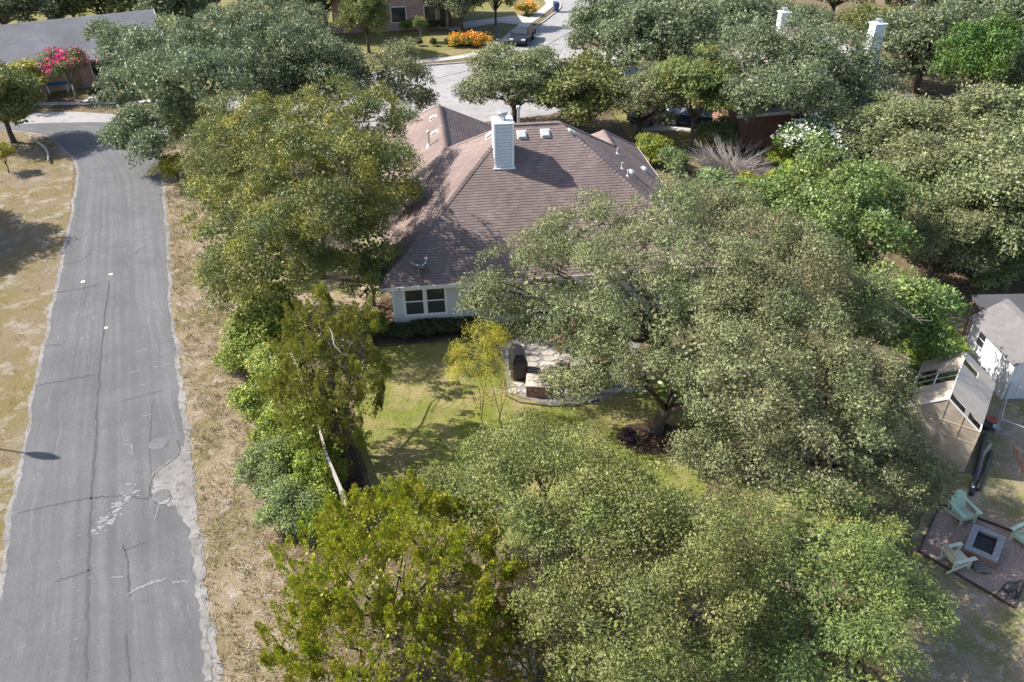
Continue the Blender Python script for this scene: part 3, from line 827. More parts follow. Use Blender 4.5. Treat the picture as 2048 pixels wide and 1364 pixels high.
# ------------------------------------------------------------------ the main house
X0, Y0, PHI, PITCH, D, W, WL, LL, WR, LR = -5.845, 30.54, 0.119, 0.744, 6.585, 15.649, 3.601, 16.971, 2.833, 12.801
ZE = 2.6
house = thing('house', 'white and brick house with brown hip roof in the middle of the trees', 'house', (X0, Y0, 0), PHI)
roof = tag(MB().box(0.5, W - 0.5, 0.5, 2 * D - 0.5, ZE - 0.21, ZE - 0.16).build('roof', 'fascia', house))

def courses(parent, mat, interval, dmax, place, expo=0.145, tab=0.33, name='shingle_course', seed=1, lift=0.017, hscale=1.0):
    """rows of shingle tabs. interval(d) gives the span along the eave at plan distance d, place(a, d, lift) the 3D point"""
    rnd = random.Random(seed)
    step = expo / math.sqrt(1 + PITCH * PITCH) * hscale
    k = 0; d = 0.0
    while d < dmax - 1e-6:
        d1 = min(dmax, d + step)
        a0, a1 = interval(d); b0, b1 = interval(d1)
        if a1 - a0 < 0.02: break
        mb = MB(); n = 0
        x = a0 - rnd.uniform(0, tab)
        lo = min(a0, b0); hi = max(a1, b1)
        x = lo - rnd.uniform(0, tab)
        while x < hi:
            x1 = x + tab * rnd.uniform(0.7, 1.3)
            p0 = min(max(x, a0), a1); p1 = min(max(x1, a0), a1); q0 = min(max(x, b0), b1); q1 = min(max(x1, b0), b1)
            x = x1
            if p1 - p0 < 1e-4 and q1 - q0 < 1e-4: continue
            l = lift * rnd.uniform(0.85, 1.2)
            mb.add([place(p0, d, l), place(p1, d, l), place(q1, d1, 0.003), place(q0, d1, 0.003), place(p0, d, -0.01), place(p1, d, -0.01)], [(0, 1, 2, 3), (4, 5, 1, 0)])
        if mb.v: mb.build(name, mat, parent)
        d = d1; k += 1

LNF = 1 / math.sqrt(1 + PITCH ** 2)
def pf(a, d, l): return (a, d - l * PITCH * LNF, ZE + PITCH * d + l * LNF)
def pleft(a, d, l): return (d - l * PITCH * LNF, a, ZE + PITCH * d + l * LNF)
def pright(a, d, l): return (W - d + l * PITCH * LNF, a, ZE + PITCH * d + l * LNF)
def pback(a, d, l): return (a, 2 * D - d + l * PITCH * LNF, ZE + PITCH * d + l * LNF)
courses(roof, 'shingle', lambda d: (d, W - d), D, pf, seed=1)
courses(roof, 'shingle', lambda d: (d, LL + WL - d) if d <= WL else (d, 2 * D - d), D, pleft, seed=2)
courses(roof, 'shingle', lambda d: (d, LR + WR - d) if d <= WR else (d, 2 * D - d), D, pright, seed=3)
courses(roof, 'shingle', lambda d: (2 * D - d, LL + WL - d), WL, lambda a, d, l: (2 * WL - d + l * PITCH * LNF, a, ZE + PITCH * d + l * LNF), seed=4)
courses(roof, 'shingle', lambda d: (2 * D - d, LR + WR - d), WR, lambda a, d, l: (W - 2 * WR + d - l * PITCH * LNF, a, ZE + PITCH * d + l * LNF), seed=5)
mbk = MB()
mbk.add([(2 * WL, 2 * D, ZE), (W - 2 * WR, 2 * D, ZE), (W - WR, 2 * D - WR, ZE + PITCH * WR), (W - D, D, ZE + PITCH * D), (D, D, ZE + PITCH * D), (WL, 2 * D - WL, ZE + PITCH * WL)], [(0, 1, 2, 3, 4, 5)])
mbk.add([(0, LL + WL, ZE), (2 * WL, LL + WL, ZE), (WL, LL, ZE + PITCH * WL)], [(1, 0, 2)])
mbk.add([(W, LR + WR, ZE), (W - 2 * WR, LR + WR, ZE), (W - WR, LR, ZE + PITCH * WR)], [(0, 1, 2)])
mbk.build('rear_slope', 'shingle', roof)
# solid deck just under the courses
dk = MB(); e = -0.05
dk.add([(0, 0, ZE + e), (W, 0, ZE + e), (W - D, D, ZE + PITCH * D + e), (D, D, ZE + PITCH * D + e)], [(0, 1, 2, 3)])
dk.add([(0, 0, ZE + e), (D, D, ZE + PITCH * D + e), (WL, 2 * D - WL, ZE + PITCH * WL + e), (WL, LL, ZE + PITCH * WL + e), (0, LL + WL, ZE + e)], [(0, 1, 2, 4), (2, 3, 4)])
dk.add([(W, 0, ZE + e), (W, LR + WR, ZE + e), (W - WR, LR, ZE + PITCH * WR + e), (W - WR, 2 * D - WR, ZE + PITCH * WR + e), (W - D, D, ZE + PITCH * D + e)], [(0, 1, 3, 4), (1, 2, 3)])
dk.build('roof_deck', 'shingle', roof)
# ridge and hip caps: short overlapping pieces
def caps(a, b, seed):
    a = Vector(a); b = Vector(b); L = (b - a).length; n = int(L / 0.21); rnd = random.Random(seed)
    d = (b - a).normalized(); s = d.cross(Vector((0, 0, 1))).normalized(); up = s.cross(d)
    mb = MB()
    for i in range(n):
        p = a + d * (L * i / n); q = a + d * (L * (i + 1.15) / n)
        l0 = 0.045 + rnd.uniform(0, .008); l1 = 0.03
        dr = 0.065
        mb.add([p + up * l0, q + up * l1, q + s * 0.14 + up * (l1 - dr), p + s * 0.14 + up * (l0 - dr), q - s * 0.14 + up * (l1 - dr), p - s * 0.14 + up * (l0 - dr)], [(0, 1, 2, 3), (1, 0, 5, 4)])
    return mb.build('ridge_cap', 'shingle', roof)
zr = ZE + PITCH * D; zl = ZE + PITCH * WL; zw = ZE + PITCH * WR
caps((0.05, 0.05, ZE + 0.03), (D, D, zr), 1); caps((D, D, zr), (W - D, D, zr), 2); caps((W - 0.05, 0.05, ZE + 0.03), (W - D, D, zr), 3)
caps((WL, 2 * D - WL, zl), (D, D, zr), 4); caps((WL, 2 * D - WL, zl), (WL, LL, zl), 5); caps((0.05, LL + WL - .05, ZE + .03), (WL, LL, zl), 6)
caps((W - WR, 2 * D - WR, zw), (W - D, D, zr), 7); caps((W - WR, 2 * D - WR, zw), (W - WR, LR, zw), 8); caps((W - .05, LR + WR - .05, ZE + .03), (W - WR, LR, zw), 9)
# fascia boards and soffit
fa = MB()
fa.box(-0.03, W + 0.03, -0.035, 0.0, ZE - 0.17, ZE + 0.012)
fa.build('fascia_board', 'fascia', house)
MB().box(-0.035, -0.001, 0.002, LL + WL, ZE - 0.17, ZE + 0.012).build('fascia_board', 'fascia', house)
MB().box(W + 0.001, W + 0.035, 0.002, LR + WR, ZE - 0.17, ZE + 0.012).build('fascia_board', 'fascia', house)
MB().box(0.0, W, 0.0, 0.52, ZE - 0.16, ZE - 0.14).build('soffit', 'white', house)
MB().box(0.0, 0.5, 0.53, LL + WL, ZE - 0.16, ZE - 0.14).build('soffit', 'white', house)
MB().lathe([(0.05, 0), (0.05, 0.012)], n=14).build('soffit_light', 'grey', house).location = (0.85, -0.04, ZE - 0.06)
bpy.data.objects['soffit_light'].rotation_euler = (R(90), 0, 0)
# walls
IN = 0.48
MB().box(IN, W - IN, IN + 0.03, 2 * D - IN, 0, ZE - 0.16).build('wall', 'brickpink', house)
MB().box(IN, 2 * WL - IN, 2 * D - IN + 0.003, LL + WL - IN, 0, ZE - 0.16).build('wall', 'brickpink', house)
MB().box(W - 2 * WR + IN, W - IN, 2 * D - IN + 0.003, LR + WR - IN, 0, ZE - 0.16).build('wall', 'brickpink', house)
# lap siding on the back wall, board by board, leaving the window opening
WX0, WX1, WZ0, WZ1 = 1.04, 2.87, 0.84, 2.24
nb = 15
MB().box(IN + 0.02, W - IN - 0.02, IN + 0.021, IN + 0.028, 0.1, ZE - 0.17).build('lap_shade_backing', 'grey', house)  # grey between the boards stands in for shadow lines under the laps
bh = (ZE - 0.16 - 0.12) / nb
def lap(parent, x0, x1, y, z, h):
    MB().hexa([(x0, y - 0.026, z - 0.006), (x1, y - 0.026, z - 0.006), (x1, y + 0.02, z - 0.006), (x0, y + 0.02, z - 0.006),
               (x0, y + 0.004, z + h), (x1, y + 0.004, z + h), (x1, y + 0.02, z + h), (x0, y + 0.02, z + h)]).build('siding_board', 'white', parent)
for k in range(nb):
    z = 0.12 + k * bh
    segs = [(IN + 0.09, 15.1)]
    if z + bh > WZ0 - 0.05 and z < WZ1 + 0.05: segs = [(IN + 0.09, WX0 - 0.09), (WX1 + 0.09, 3.92), (5.2, 15.1)]
    for a, b in segs: lap(house, a, b, IN + 0.0, z, bh - 0.016)
MB().box(IN - 0.01, IN + 0.085, IN - 0.03, IN + 0.03, 0.1, ZE - 0.17).build('corner_board', 'white2', house)
MB().box(W - IN - 0.085, W - IN + 0.01, IN - 0.03, IN + 0.03, 0.1, ZE - 0.17).build('corner_board', 'white2', house)
def window(parent, x0, x1, z0, z1, y, n=1, trim=0.09):
    w = bpy.data.objects.new('window', None); COL.objects.link(w); w.parent = parent
    fr = MB()
    fr.box(x0 - trim, x1 + trim, y - 0.035, y + 0.02, z1, z1 + trim); fr.box(x0 - trim, x1 + trim, y - 0.045, y + 0.02, z0 - trim, z0)
    fr.box(x0 - trim, x0, y - 0.033, y + 0.02, z0, z1); fr.box(x1, x1 + trim, y - 0.033, y + 0.02, z0, z1)
    ww = (x1 - x0) / n; zm = (z0 + z1) / 2
    for i in range(1, n): fr.box(x0 + i * ww - 0.07, x0 + i * ww + 0.07, y - 0.032, y + 0.02, z0, z1)
    fr.build('frame', 'white2', w)
    for i in range(n):
        a = x0 + i * ww + (0.07 if i else 0); b = x0 + (i + 1) * ww - (0.07 if i < n - 1 else 0)
        MB().box(a, b, y - 0.024, y + 0.015, zm - 0.028, zm + 0.028).build('meeting_rail', 'white2', w)
        MB().box(a + .025, b - .025, y + 0.004, y + 0.012, zm + 0.028, z1 - .025).build('pane', 'glass', w)
        MB().box(a + .025, b - .025, y - 0.008, y + 0.0, z0 + .025, zm - 0.028).build('insect_screen', 'screen', w)
        sh = MB(); sh.box(a, a + .025, y - .02, y + .015, z0, z1); sh.box(b - .025, b, y - .02, y + .015, z0, z1); sh.box(a, b, y - .019, y + .015, z0, z0 + .025); sh.box(a, b, y - .019, y + .015, z1 - .025, z1)
        sh.build('sash', 'white2', w)
    MB().box(x0, x1, y + 0.021, y + 0.027, z0, z1).build('blind', 'black', w)
    return w
window(house, WX0, WX1, WZ0, WZ1, IN, 2)
window(house, 4.03, 5.09, WZ0, WZ1, IN, 1)
window(house, 9.0, 10.6, 0.5, WZ1, IN, 2)
# chimney with lap boards
ch = bpy.data.objects.new('chimney', None); COL.objects.link(ch); ch.parent = house
CX0, CX1, CY0, CY1 = 5.73, 6.58, 4.70, 5.62
MB().box(CX0 + 0.02, CX1 - 0.02, CY0 + 0.02, CY1 - 0.02, 5.6, 8.13).build('core', 'grey', ch)  # grey shows in the board gaps, lap shadow put into colour
for z in [5.75 + 0.17 * k for k in range(14)]:
    h = 0.152
    for (p, q) in (((CX0, CY0), (CX1, CY0)), ((CX0, CY1), (CX0, CY0)), ((CX1, CY0), (CX1, CY1)), ((CX1, CY1), (CX0, CY1))):
        a = Vector((*p, 0)); b = Vector((*q, 0)); n = (b - a).normalized().cross(Vector((0, 0, 1)))
        MB().hexa([a + Vector((0, 0, z)) + n * 0.03, b + Vector((0, 0, z)) + n * 0.03, b + Vector((0, 0, z)) - n * 0.02, a + Vector((0, 0, z)) - n * 0.02,
                   a + Vector((0, 0, z + h)) + n * 0.001, b + Vector((0, 0, z + h)) + n * 0.001, b + Vector((0, 0, z + h)) - n * 0.02, a + Vector((0, 0, z + h)) - n * 0.02]).build('siding_board', 'white', ch)
for (x, y) in ((CX0, CY0), (CX1, CY0), (CX0, CY1), (CX1, CY1)):
    MB().box(x - 0.045, x + 0.045, y - 0.045, y + 0.045, 5.6, 8.14).build('corner_board', 'white2', ch)
MB().box(CX0 - 0.06, CX1 + 0.06, CY0 - 0.06, CY1 + 0.06, 8.14, 8.20).build('chimney_cap', 'white2', ch)
MB().box(CX0 - 0.10, CX1 + 0.10, CY0 - 0.16, CY0 - 0.046, ZE + PITCH * 4.55 + 0.02, ZE + PITCH * 4.55 + 0.09).build('flashing', 'white2', ch)
MB().lathe([(0.17, 8.2), (0.17, 8.42), (0.21, 8.43), (0.21, 8.47), (0.24, 8.48), (0.24, 8.58), (0.22, 8.60)], (CX0 + CX1) / 2 - 0.02, (CY0 + CY1) / 2, 18).build('flue', 'galv', ch)
# roof vents and pipes
def slope_vent(name, u, v, face, kind):
    e = bpy.data.objects.new(name, None); COL.objects.link(e); e.parent = house
    if face == 'front': z = ZE + PITCH * v; rot = (math.atan(PITCH), 0, 0)
    elif face == 'left': z = ZE + PITCH * u; rot = (math.atan(PITCH), 0, R(-90))
    else: z = ZE + PITCH * (W - u); rot = (math.atan(PITCH), 0, R(90))
    e.location = (u, v, z)
    if kind == 'box':
        e.rotation_euler = rot
        MB().hexa([(-.2, -.2, 0), (.2, -.2, 0), (.2, .2, 0), (-.2, .2, 0), (-.17, -.17, .12), (.17, -.17, .12), (.17, .15, .10), (-.17, .15, .10)]).build('hood', 'ventgrey', e)
        MB().box(-.25, .25, -.24, .28, 0.017, 0.024).build('flange', 'ventgrey', e)
    elif kind == 'dome':
        e.rotation_euler = rot
        MB().lathe([(.24, .0), (.24, .06), (.20, .15), (.10, .19)], n=18).build('hood', 'ventgrey', e, True)
        MB().lathe([(.30, .017), (.30, .024)], n=18).build('flange', 'ventgrey', e)
    elif kind == 'stack':
        MB().tube([(0, 0, -.05), (0, 0, .78)], .055, 10).build('pipe', 'ventgrey', e)
        MB().lathe([(.09, .76), (.09, .86), (.04, .90)], n=12).build('pipe_cap', 'ventgrey', e)
        MB().lathe([(.16, -.1), (.10, .1), (.06, .16)], n=12).build('boot', 'white2', e)
    else:
        MB().tube([(0, 0, -.05), (0, 0, .36)], .05, 10).build('pipe', 'ventgrey', e)
        MB().lathe([(.11, -.1), (.08, .06), (.055, .10)], n=12).build('boot', 'white2', e)
slope_vent('roof_vent', 7.17, 6.05, 'front', 'box'); slope_vent('roof_vent', 8.32, 6.06, 'front', 'box'); slope_vent('roof_vent', 9.6, 6.1, 'right', 'box')
slope_vent('roof_vent', 3.16, 15.6, 'left', 'box'); slope_vent('roof_vent', 3.14, 13.0, 'left', 'box'); slope_vent('roof_vent', 5.7, 6.9, 'left', 'box')
slope_vent('vent_pipe', 2.76, 11.8, 'left', 'stack'); slope_vent('vent_pipe', 12.67, 8.7, 'right', 'pipe'); slope_vent('vent_pipe', 12.2, 5.8, 'right', 'pipe'); slope_vent('vent_pipe', 12.3, 5.0, 'right', 'pipe')
slope_vent('roof_vent', 12.83, 6.3, 'right', 'dome'); slope_vent('roof_vent', 14.5, 9.6, 'right', 'dome')
st = bpy.data.objects.new('flue_stack', None); COL.objects.link(st); st.parent = house; st.location = (7.15, 7.1, ZE + PITCH * (2 * D - 7.1))
MB().tube([(0, 0, -.1), (0, 0, 0.95)], .07, 10).build('pipe', 'galv', st); MB().lathe([(.11, .92), (.11, 1.06), (.05, 1.1)], n=12).build('pipe_cap', 'galv', st)
# satellite dish on the roof edge
ds = thing('satellite_dish', 'small grey satellite dish on the lower left corner of the brown roof', 'satellite dish')
c_, s_ = math.cos(PHI), math.sin(PHI)
def hw(u, v, z): return (X0 + c_ * u - s_ * v, Y0 + s_ * u + c_ * v, z)
ds.location = hw(1.78, 0.42, ZE + PITCH * 0.42)
MB().tube([(0, 0, -.03), (0, 0, .18), (.0, -.02, .38)], .028, 8).build('mast', 'steel', ds)
MB().box(-.09, .09, -.09, .09, 0.0, .045).build('foot', 'steel', ds)
dish = MB(); prof = []
for i in range(6): rad = .40 * i / 5 + .002; prof.append((rad, .11 * (rad / .4) ** 2))
dish.lathe(prof[::-1][::-1], n=26)
do = dish.build('reflector', 'grey', ds, True); do.location = (.0, .05, .40); do.rotation_euler = (R(-14), R(18), 0)
so = do.data
ar = MB().tube([(.05, -.04, .41), (.30, .15, .56), (.34, .20, .74)], .016, 6).build('feed_arm', 'white2', ds)
MB().box(.28, .40, .15, .25, .73, .80).build('receiver', 'white2', ds)

# ------------------------------------------------------------------ neighbouring houses
def gable_house(name, label, loc, rz, L, dep, ze, zr_, wallmat, roofmat, over=0.5, chim=None, wins=(), doors=(), gable_vent=True):
    """ridge along local x; front is local -y. L length, dep depth"""
    h = thing(name, label, 'house', (*loc, 0), rz)
    wb = MB()
    wb.box(0, L, 0, dep, 0, ze)
    zpk = ze + (zr_ - ze) * (dep / 2) / (dep / 2 + over)
    wb.add([(0, 0.002, ze - .001), (0, dep - .002, ze - .001), (0, dep / 2, zpk)], [(0, 1, 2)]); wb.add([(L, 0.002, ze - .001), (L, dep - .002, ze - .001), (L, dep / 2, zpk)], [(0, 2, 1)])
    wb.build('wall', wallmat, h)
    rise = zr_ - ze; run = dep / 2 + over
    pt = rise / run
    rf = MB().add([(-over, -over, ze - .06), (L + over, -over, ze - .06), (L + over, dep / 2, zr_ - .06), (-over, dep / 2, zr_ - .06), (L + over, dep + over, ze - .06), (-over, dep + over, ze - .06)], [(0, 1, 2, 3), (3, 2, 4, 5)]).build('roof', roofmat, h)
    rnd = random.Random(name)
    for side in (0, 1):
        n = int(run / 0.28)
        for k in range(n):
            d0 = run * k / n; d1 = run * (k + 1) / n
            mb = MB(); x = -over - rnd.uniform(0, .9)
            while x < L + over:
                x1 = x + rnd.uniform(.6, 1.2)
                a = max(x, -over); b = min(x1, L + over); x = x1
                y0 = -over + d0; y1 = -over + d1
                if side: y0 = dep + over - d0; y1 = dep + over - d1
                mb.add([(a, y0, ze + pt * d0 + .008), (b, y0, ze + pt * d0 + .008), (b, y1, ze + pt * d1), (a, y1, ze + pt * d1)], [(0, 1, 2, 3) if not side else (3, 2, 1, 0)])
            mb.build('shingle_course', roofmat, rf)
    MB().box(-over, L + over, -over - .03, -over - .002, ze - .18, ze + .01).build('fascia_board', 'white2', h)
    for x in (-over - .03, L + over + .002):
        for y0, y1 in ((-over, dep / 2), (dep + over, dep / 2)):
            MB().bar((x + .014, y0, ze - .06), (x + .014, y1, zr_ - .06), .03, .2).build('rake_board', 'white2', h)
    for (x, z, w, hh) in wins:
        wo = bpy.data.objects.new('window', None); COL.objects.link(wo); wo.parent = h
        MB().box(x - .06, x + w + .06, -.04, .0, z - .06, z + hh + .06).build('frame', 'white2', wo)
        MB().box(x, x + w / 2 - .02, -.05, -.041, z, z + hh).build('pane', 'glass', wo); MB().box(x + w / 2 + .02, x + w, -.05, -.041, z, z + hh).build('pane', 'glass', wo)
    for (x, w) in doors:
        dd = MB().box(x, x + w, -.05, .0, 0, 2.1).build('door', 'wood', h)
        MB().lathe([(.04, 0), (.04, .05)], n=8).build('handle', 'steel', dd).location = (x + w - .1, -.07, 1.0)
    if chim: chimney_on(h, *chim)
    return h

def chimney_on(h, x, y, w, d, z0, z1, mat='white'):
    e = bpy.data.objects.new('chimney', None); COL.objects.link(e); e.parent = h
    MB().box(x + .02, x + w - .02, y + .02, y + d - .02, z0, z1).build('core', mat, e)
    k = 0; z = z0
    while z < z1 - .05:
        MB().hexa([(x - .012, y - .012, z), (x + w + .012, y - .012, z), (x + w + .012, y + d + .012, z), (x - .012, y + d + .012, z), (x + .004, y + .004, z + .2), (x + w - .004, y + .004, z + .2), (x + w - .004, y + d - .004, z + .2), (x + .004, y + d - .004, z + .2)]).build('siding_board', mat, e)
        z += .2
    MB().box(x - .08, x + w + .08, y - .08, y + d + .08, z1, z1 + .07).build('chimney_cap', 'white2', e)
    MB().lathe([(.14, z1 + .07), (.14, z1 + .22), (.2, z1 + .23), (.2, z1 + .32)], x + w / 2, y + d / 2, 14).build('flue', 'galv', e)

ang = math.atan2(5.6, 10.6)
# grey roof house, upper left: its right gable end shows
cA, sA = math.cos(ang), math.sin(ang)
rb = (-33.1, 77.5)
Lh = 24.0; dep = 9.6
gx = rb[0] - cA * (Lh) + sA * (dep / 2); gy = rb[1] - sA * (Lh) - cA * (dep / 2)
gable_house('house', 'brick house with wide plain grey roof at the upper left corner', (gx, gy), ang, Lh, dep, 2.45, 4.85, 'brickpink', 'shingle_grey', .5, None, [(6, 1.0, 1.4, 1.2), (12, 1.0, 1.4, 1.2), (18, .9, 1.6, 1.3), (21.2, 1.0, 1.2, 1.2)], [(16, 1.0)])

# two storey brick house at the top: only the lower front shows
hb = thing('house', 'two storey reddish brick house at the top beside the orange flower bed', 'house', (-9.75, 90.07, 0), R(8))
hx = MB(); hx.box(-9, 3.2, 0, 9, 0, 6.2); hx.box(3.202, 4.8, 1.2, 9, 0, 6.2); hx.build('wall', 'brickpink', hb)
rfb = MB().add([(-9.5, -.5, 6.2), (5.3, -.5, 6.2), (5.3, 9.5, 6.2), (-9.5, 9.5, 6.2), (-4.5, 4.5, 9.6), (.5, 4.5, 9.6)], [(0, 1, 5, 4), (1, 2, 5), (2, 3, 4, 5), (3, 0, 4)]).build('roof', 'shingle_tan', hb)
MB().box(-9.5, 5.3, -.53, -.5, 6.0, 6.22).build('fascia_board', 'white2', hb)
for (x, z, w, h_) in ((-6.5, .9, 1.5, 1.5), (-2.8, .9, 1.5, 1.5), (.7, .7, 1.2, 1.7), (-6.5, 3.8, 1.4, 1.4), (-2.4, 3.8, 1.4, 1.4), (.8, 3.8, 1.2, 1.4)):
    wo = bpy.data.objects.new('window', None); COL.objects.link(wo); wo.parent = hb
    MB().box(x - .07, x + w + .07, -.05, 0, z - .07, z + h_ + .07).build('frame', 'white2', wo)
    MB().box(x, x + w, -.06, -.051, z, z + h_).build('pane', 'glass', wo)
MB().box(2.35, 2.95, -.02, .2, 0.2, 3.4).build('recess_shade_slab', 'black', hb)  # black slab on the wall, the shade of a recess put into colour
ach = MB().box(3.5, 4.6, 1.14, 1.19, 0, 2.5).build('door', 'wood', hb)

# brick house on the right behind the bare shrub, with white chimney
hr = thing('house', 'dark brick house with tan roof and tall white chimney behind the right hand oaks', 'house', (15.8, 53.8, 0), R(12))
MB().box(0, 13, 0, 12, 0, 2.7).build('wall', 'brick', hr)
MB().box(4.6, 10.5, -3.2, -.003, 0, 2.7).build('wall', 'brick', hr)
rf = MB().add([(-.5, -.5, 2.65), (13.5, -.5, 2.65), (13.5, 12.5, 2.65), (-.5, 12.5, 2.65), (6, 6, 6.6), (7, 6, 6.6)], [(0, 1, 5, 4), (1, 2, 5), (2, 3, 4, 5), (3, 0, 4)]).build('roof', 'shingle_tan', hr)
MB().add([(4.1, -3.7, 2.66), (11, -3.7, 2.66), (7.55, -.25, 4.9), (7.55, 3.2, 4.9), (4.1, 3.2, 2.66), (11, 3.2, 2.66)], [(0, 1, 2), (1, 5, 3, 2), (4, 0, 2, 3)]).build('garage_slope', 'shingle_tan', rf)
for k in range(12):
    d0, d1 = 3.45 * k / 12, 3.45 * (k + 1) / 12; p_ = 2.24 / 3.45
    mb = MB(); x = 4.1 + d0
    while x < 11 - d0:
        x1 = x + random.uniform(.5, .9)
        mb.add([(x, -3.7 + d0, 2.69 + p_ * d0), (min(x1, 11 - d0), -3.7 + d0, 2.69 + p_ * d0), (min(x1, 11 - d1), -3.7 + d1, 2.67 + p_ * d1), (max(4.1 + d1, x), -3.7 + d1, 2.67 + p_ * d1)], [(0, 1, 2, 3)]); x = x1
    mb.build('shingle_course', 'shingle_tan', rf)
MB().box(4.1, 11, -3.74, -3.705, 2.48, 2.68).build('fascia_board', 'white2', hr)
MB().box(-.5, 4.05, -.54, -.505, 2.48, 2.68).build('fascia_board', 'white2', hr)
gd = MB().box(5.4, 9.6, -3.26, -3.21, 0, 2.2).build('garage_door', 'fascia', hr)
for k in range(1, 4): MB().box(5.4, 9.6, -3.275, -3.262, 2.2 * k / 4 - .015, 2.2 * k / 4 + .015).build('panel_joint', 'grey', gd)
cl = hr.matrix_world
chw = Vector((24.53, 55.48, 0)); rel = Matrix.Rotation(-R(12), 3, 'Z') @ (chw - Vector((15.8, 53.8, 0)))
chimney_on(hr, rel.x - .36, rel.y - .3, .74, .7, 3.5, 8.0)

# pale roofed house further back with its own chimney
cw = Vector((20.93, 61.49)); 
hp = thing('house', 'far house with pale gabled roof and small white chimney at the top right', 'house', (cw.x - 3.5, cw.y - 3.0, 0), R(10))
MB().box(0, 9.4, 0, 8, 0, 2.8).build('wall', 'brickpink', hp)
rp = MB().add([(-.5, -.5, 2.8), (9.9, -.5, 2.8), (9.9, 8.5, 2.8), (-.5, 8.5, 2.8), (4.0, 4, 5.9), (5.4, 4, 5.9)], [(0, 1, 5, 4), (1, 2, 5), (2, 3, 4, 5), (3, 0, 4)]).build('roof', 'shingle_pale', hp)
MB().add([(4.6, -2.2, 3.0), (9.6, -2.2, 3.0), (7.1, -2.2, 5.6), (7.1, 4.4, 5.9), (4.6, 3.0, 3.0), (9.6, 3.0, 3.0)], [(0, 2, 3, 4), (2, 1, 5, 3), (0, 1, 2)]).build('gable_slope', 'shingle_pale', rp)
MB().box(4.9, 9.3, -2.0, -.004, 0, 3.0).build('wall', 'brickpink', hp)
MB().box(-.5, 9.9, -.54, -.505, 2.6, 2.82).build('fascia_board', 'white2', hp)
chimney_on(hp, 3.1, 2.7, .66, .62, 3.5, 7.4)
for x in (1.2, 2.9):
    wo = bpy.data.objects.new('window', None); COL.objects.link(wo); wo.parent = hp
    MB().box(x, x + 1.3, -.05, 0, .9, 2.2).build('frame', 'white2', wo); MB().box(x + .07, x + 1.23, -.06, -.051, .97, 2.13).build('pane', 'glass', wo)
gable_house('house', 'distant house with dark red roof cut off by the top edge', (29.14, 110.22), R(4), 12, 9, 2.8, 5.4, 'brick', 'shingle_grey')
gable_house('house', 'distant white walled house at the top right behind the oaks', (46.40, 101.85), R(12), 13, 9, 3.0, 6.0, 'white', 'shingle_pale', wins=[(2, 1, 1.3, 1.2), (6, 1, 1.3, 1.2)])

# ------------------------------------------------------------------ shed, greenhouse and yard things at the right
sh = thing('shed', 'small white shed with dark shingled roof at the right edge behind the greenhouse', 'shed', (20.05, 25.6, 0), R(1.5))
MB().box(0, 2.3, 0, 3.2, 0, 1.92).add([(0.003, 0.0, 1.919), (2.297, 0.0, 1.919), (1.15, 0.0, 2.66), (0.003, 3.2, 1.919), (2.297, 3.2, 1.919), (1.15, 3.2, 2.66)], [(0, 1, 2), (4, 3, 5)]).build('wall', 'shed_wall', sh)
for k in range(9): MB().box(-.012, -.001, .36 * k + .1, .36 * k + .13, .05, 1.9).build('batten', 'shed_wall', sh)
for k in range(6): MB().box(.38 * k + .1, .38 * k + .13, -.012, -.001, .05, 1.9).build('batten', 'shed_wall', sh)
for (x, y) in ((-.02, -.02), (2.26, -.02), (-.02, 3.16)): MB().box(x, x + .06, y, y + .06, 0, 1.9).build('corner_board', 'white2', sh)
rf = MB().add([(-.2, -.2, 1.80), (1.15, -.2, 2.68), (2.5, -.2, 1.80), (-.2, 3.4, 1.80), (1.15, 3.4, 2.68), (2.5, 3.4, 1.80)], [(1, 0, 3, 4), (2, 1, 4, 5)]).build('roof', 'shed_roof', sh)
for side in (-1, 1):
    for k in range(11):
        d0, d1 = 1.35 * k / 11, 1.35 * (k + 1) / 11; p_ = .88 / 1.35; mb = MB(); y = -.2 - random.uniform(0, .3)
        while y < 3.4:
            y1 = y + random.uniform(.22, .4); a, b = max(y, -.2), min(y1, 3.4); y = y1
            X = (lambda d: -.2 + d) if side < 0 else (lambda d: 2.5 - d)
            mb.add([(X(d0), a, 1.83 + p_ * d0), (X(d0), b, 1.83 + p_ * d0), (X(d1), b, 1.815 + p_ * d1), (X(d1), a, 1.815 + p_ * d1)], [(3, 2, 1, 0) if side < 0 else (0, 1, 2, 3)])
        mb.build('shingle_course', 'shed_roof', rf)
MB().bar((1.15, -.2, 2.71), (1.15, 3.4, 2.71), .22, .03).build('ridge_cap', 'shed_roof', rf)
wo = bpy.data.objects.new('window', None); COL.objects.link(wo); wo.parent = sh
MB().box(-.035, -.003, 2.05, 2.62, 1.02, 1.72).build('frame', 'white2', wo)
for (a, b) in ((1.06, 1.35), (1.39, 1.68)): MB().box(-.045, -.036, 2.10, 2.57, a, b).build('pane', 'glass', wo)
lt = thing('lean_to', 'low lean-to roof darkened for shade behind the small shed', 'shed', (20.6, 29.25, 0), R(1.5))
MB().hexa([(0, 0, 1.75), (4, 0, 1.75), (4, 1.3, 1.95), (0, 1.3, 1.95), (0, 0, 1.82), (4, 0, 1.82), (4, 1.3, 2.02), (0, 1.3, 2.02)]).build('roof', 'shade_toned_roof', lt)
for x in (.1, 3.8):
    for y in (.1, 1.1): MB().box(x, x + .09, y, y + .09, 0, 1.76 + .16 * y).build('post', 'wood', lt)

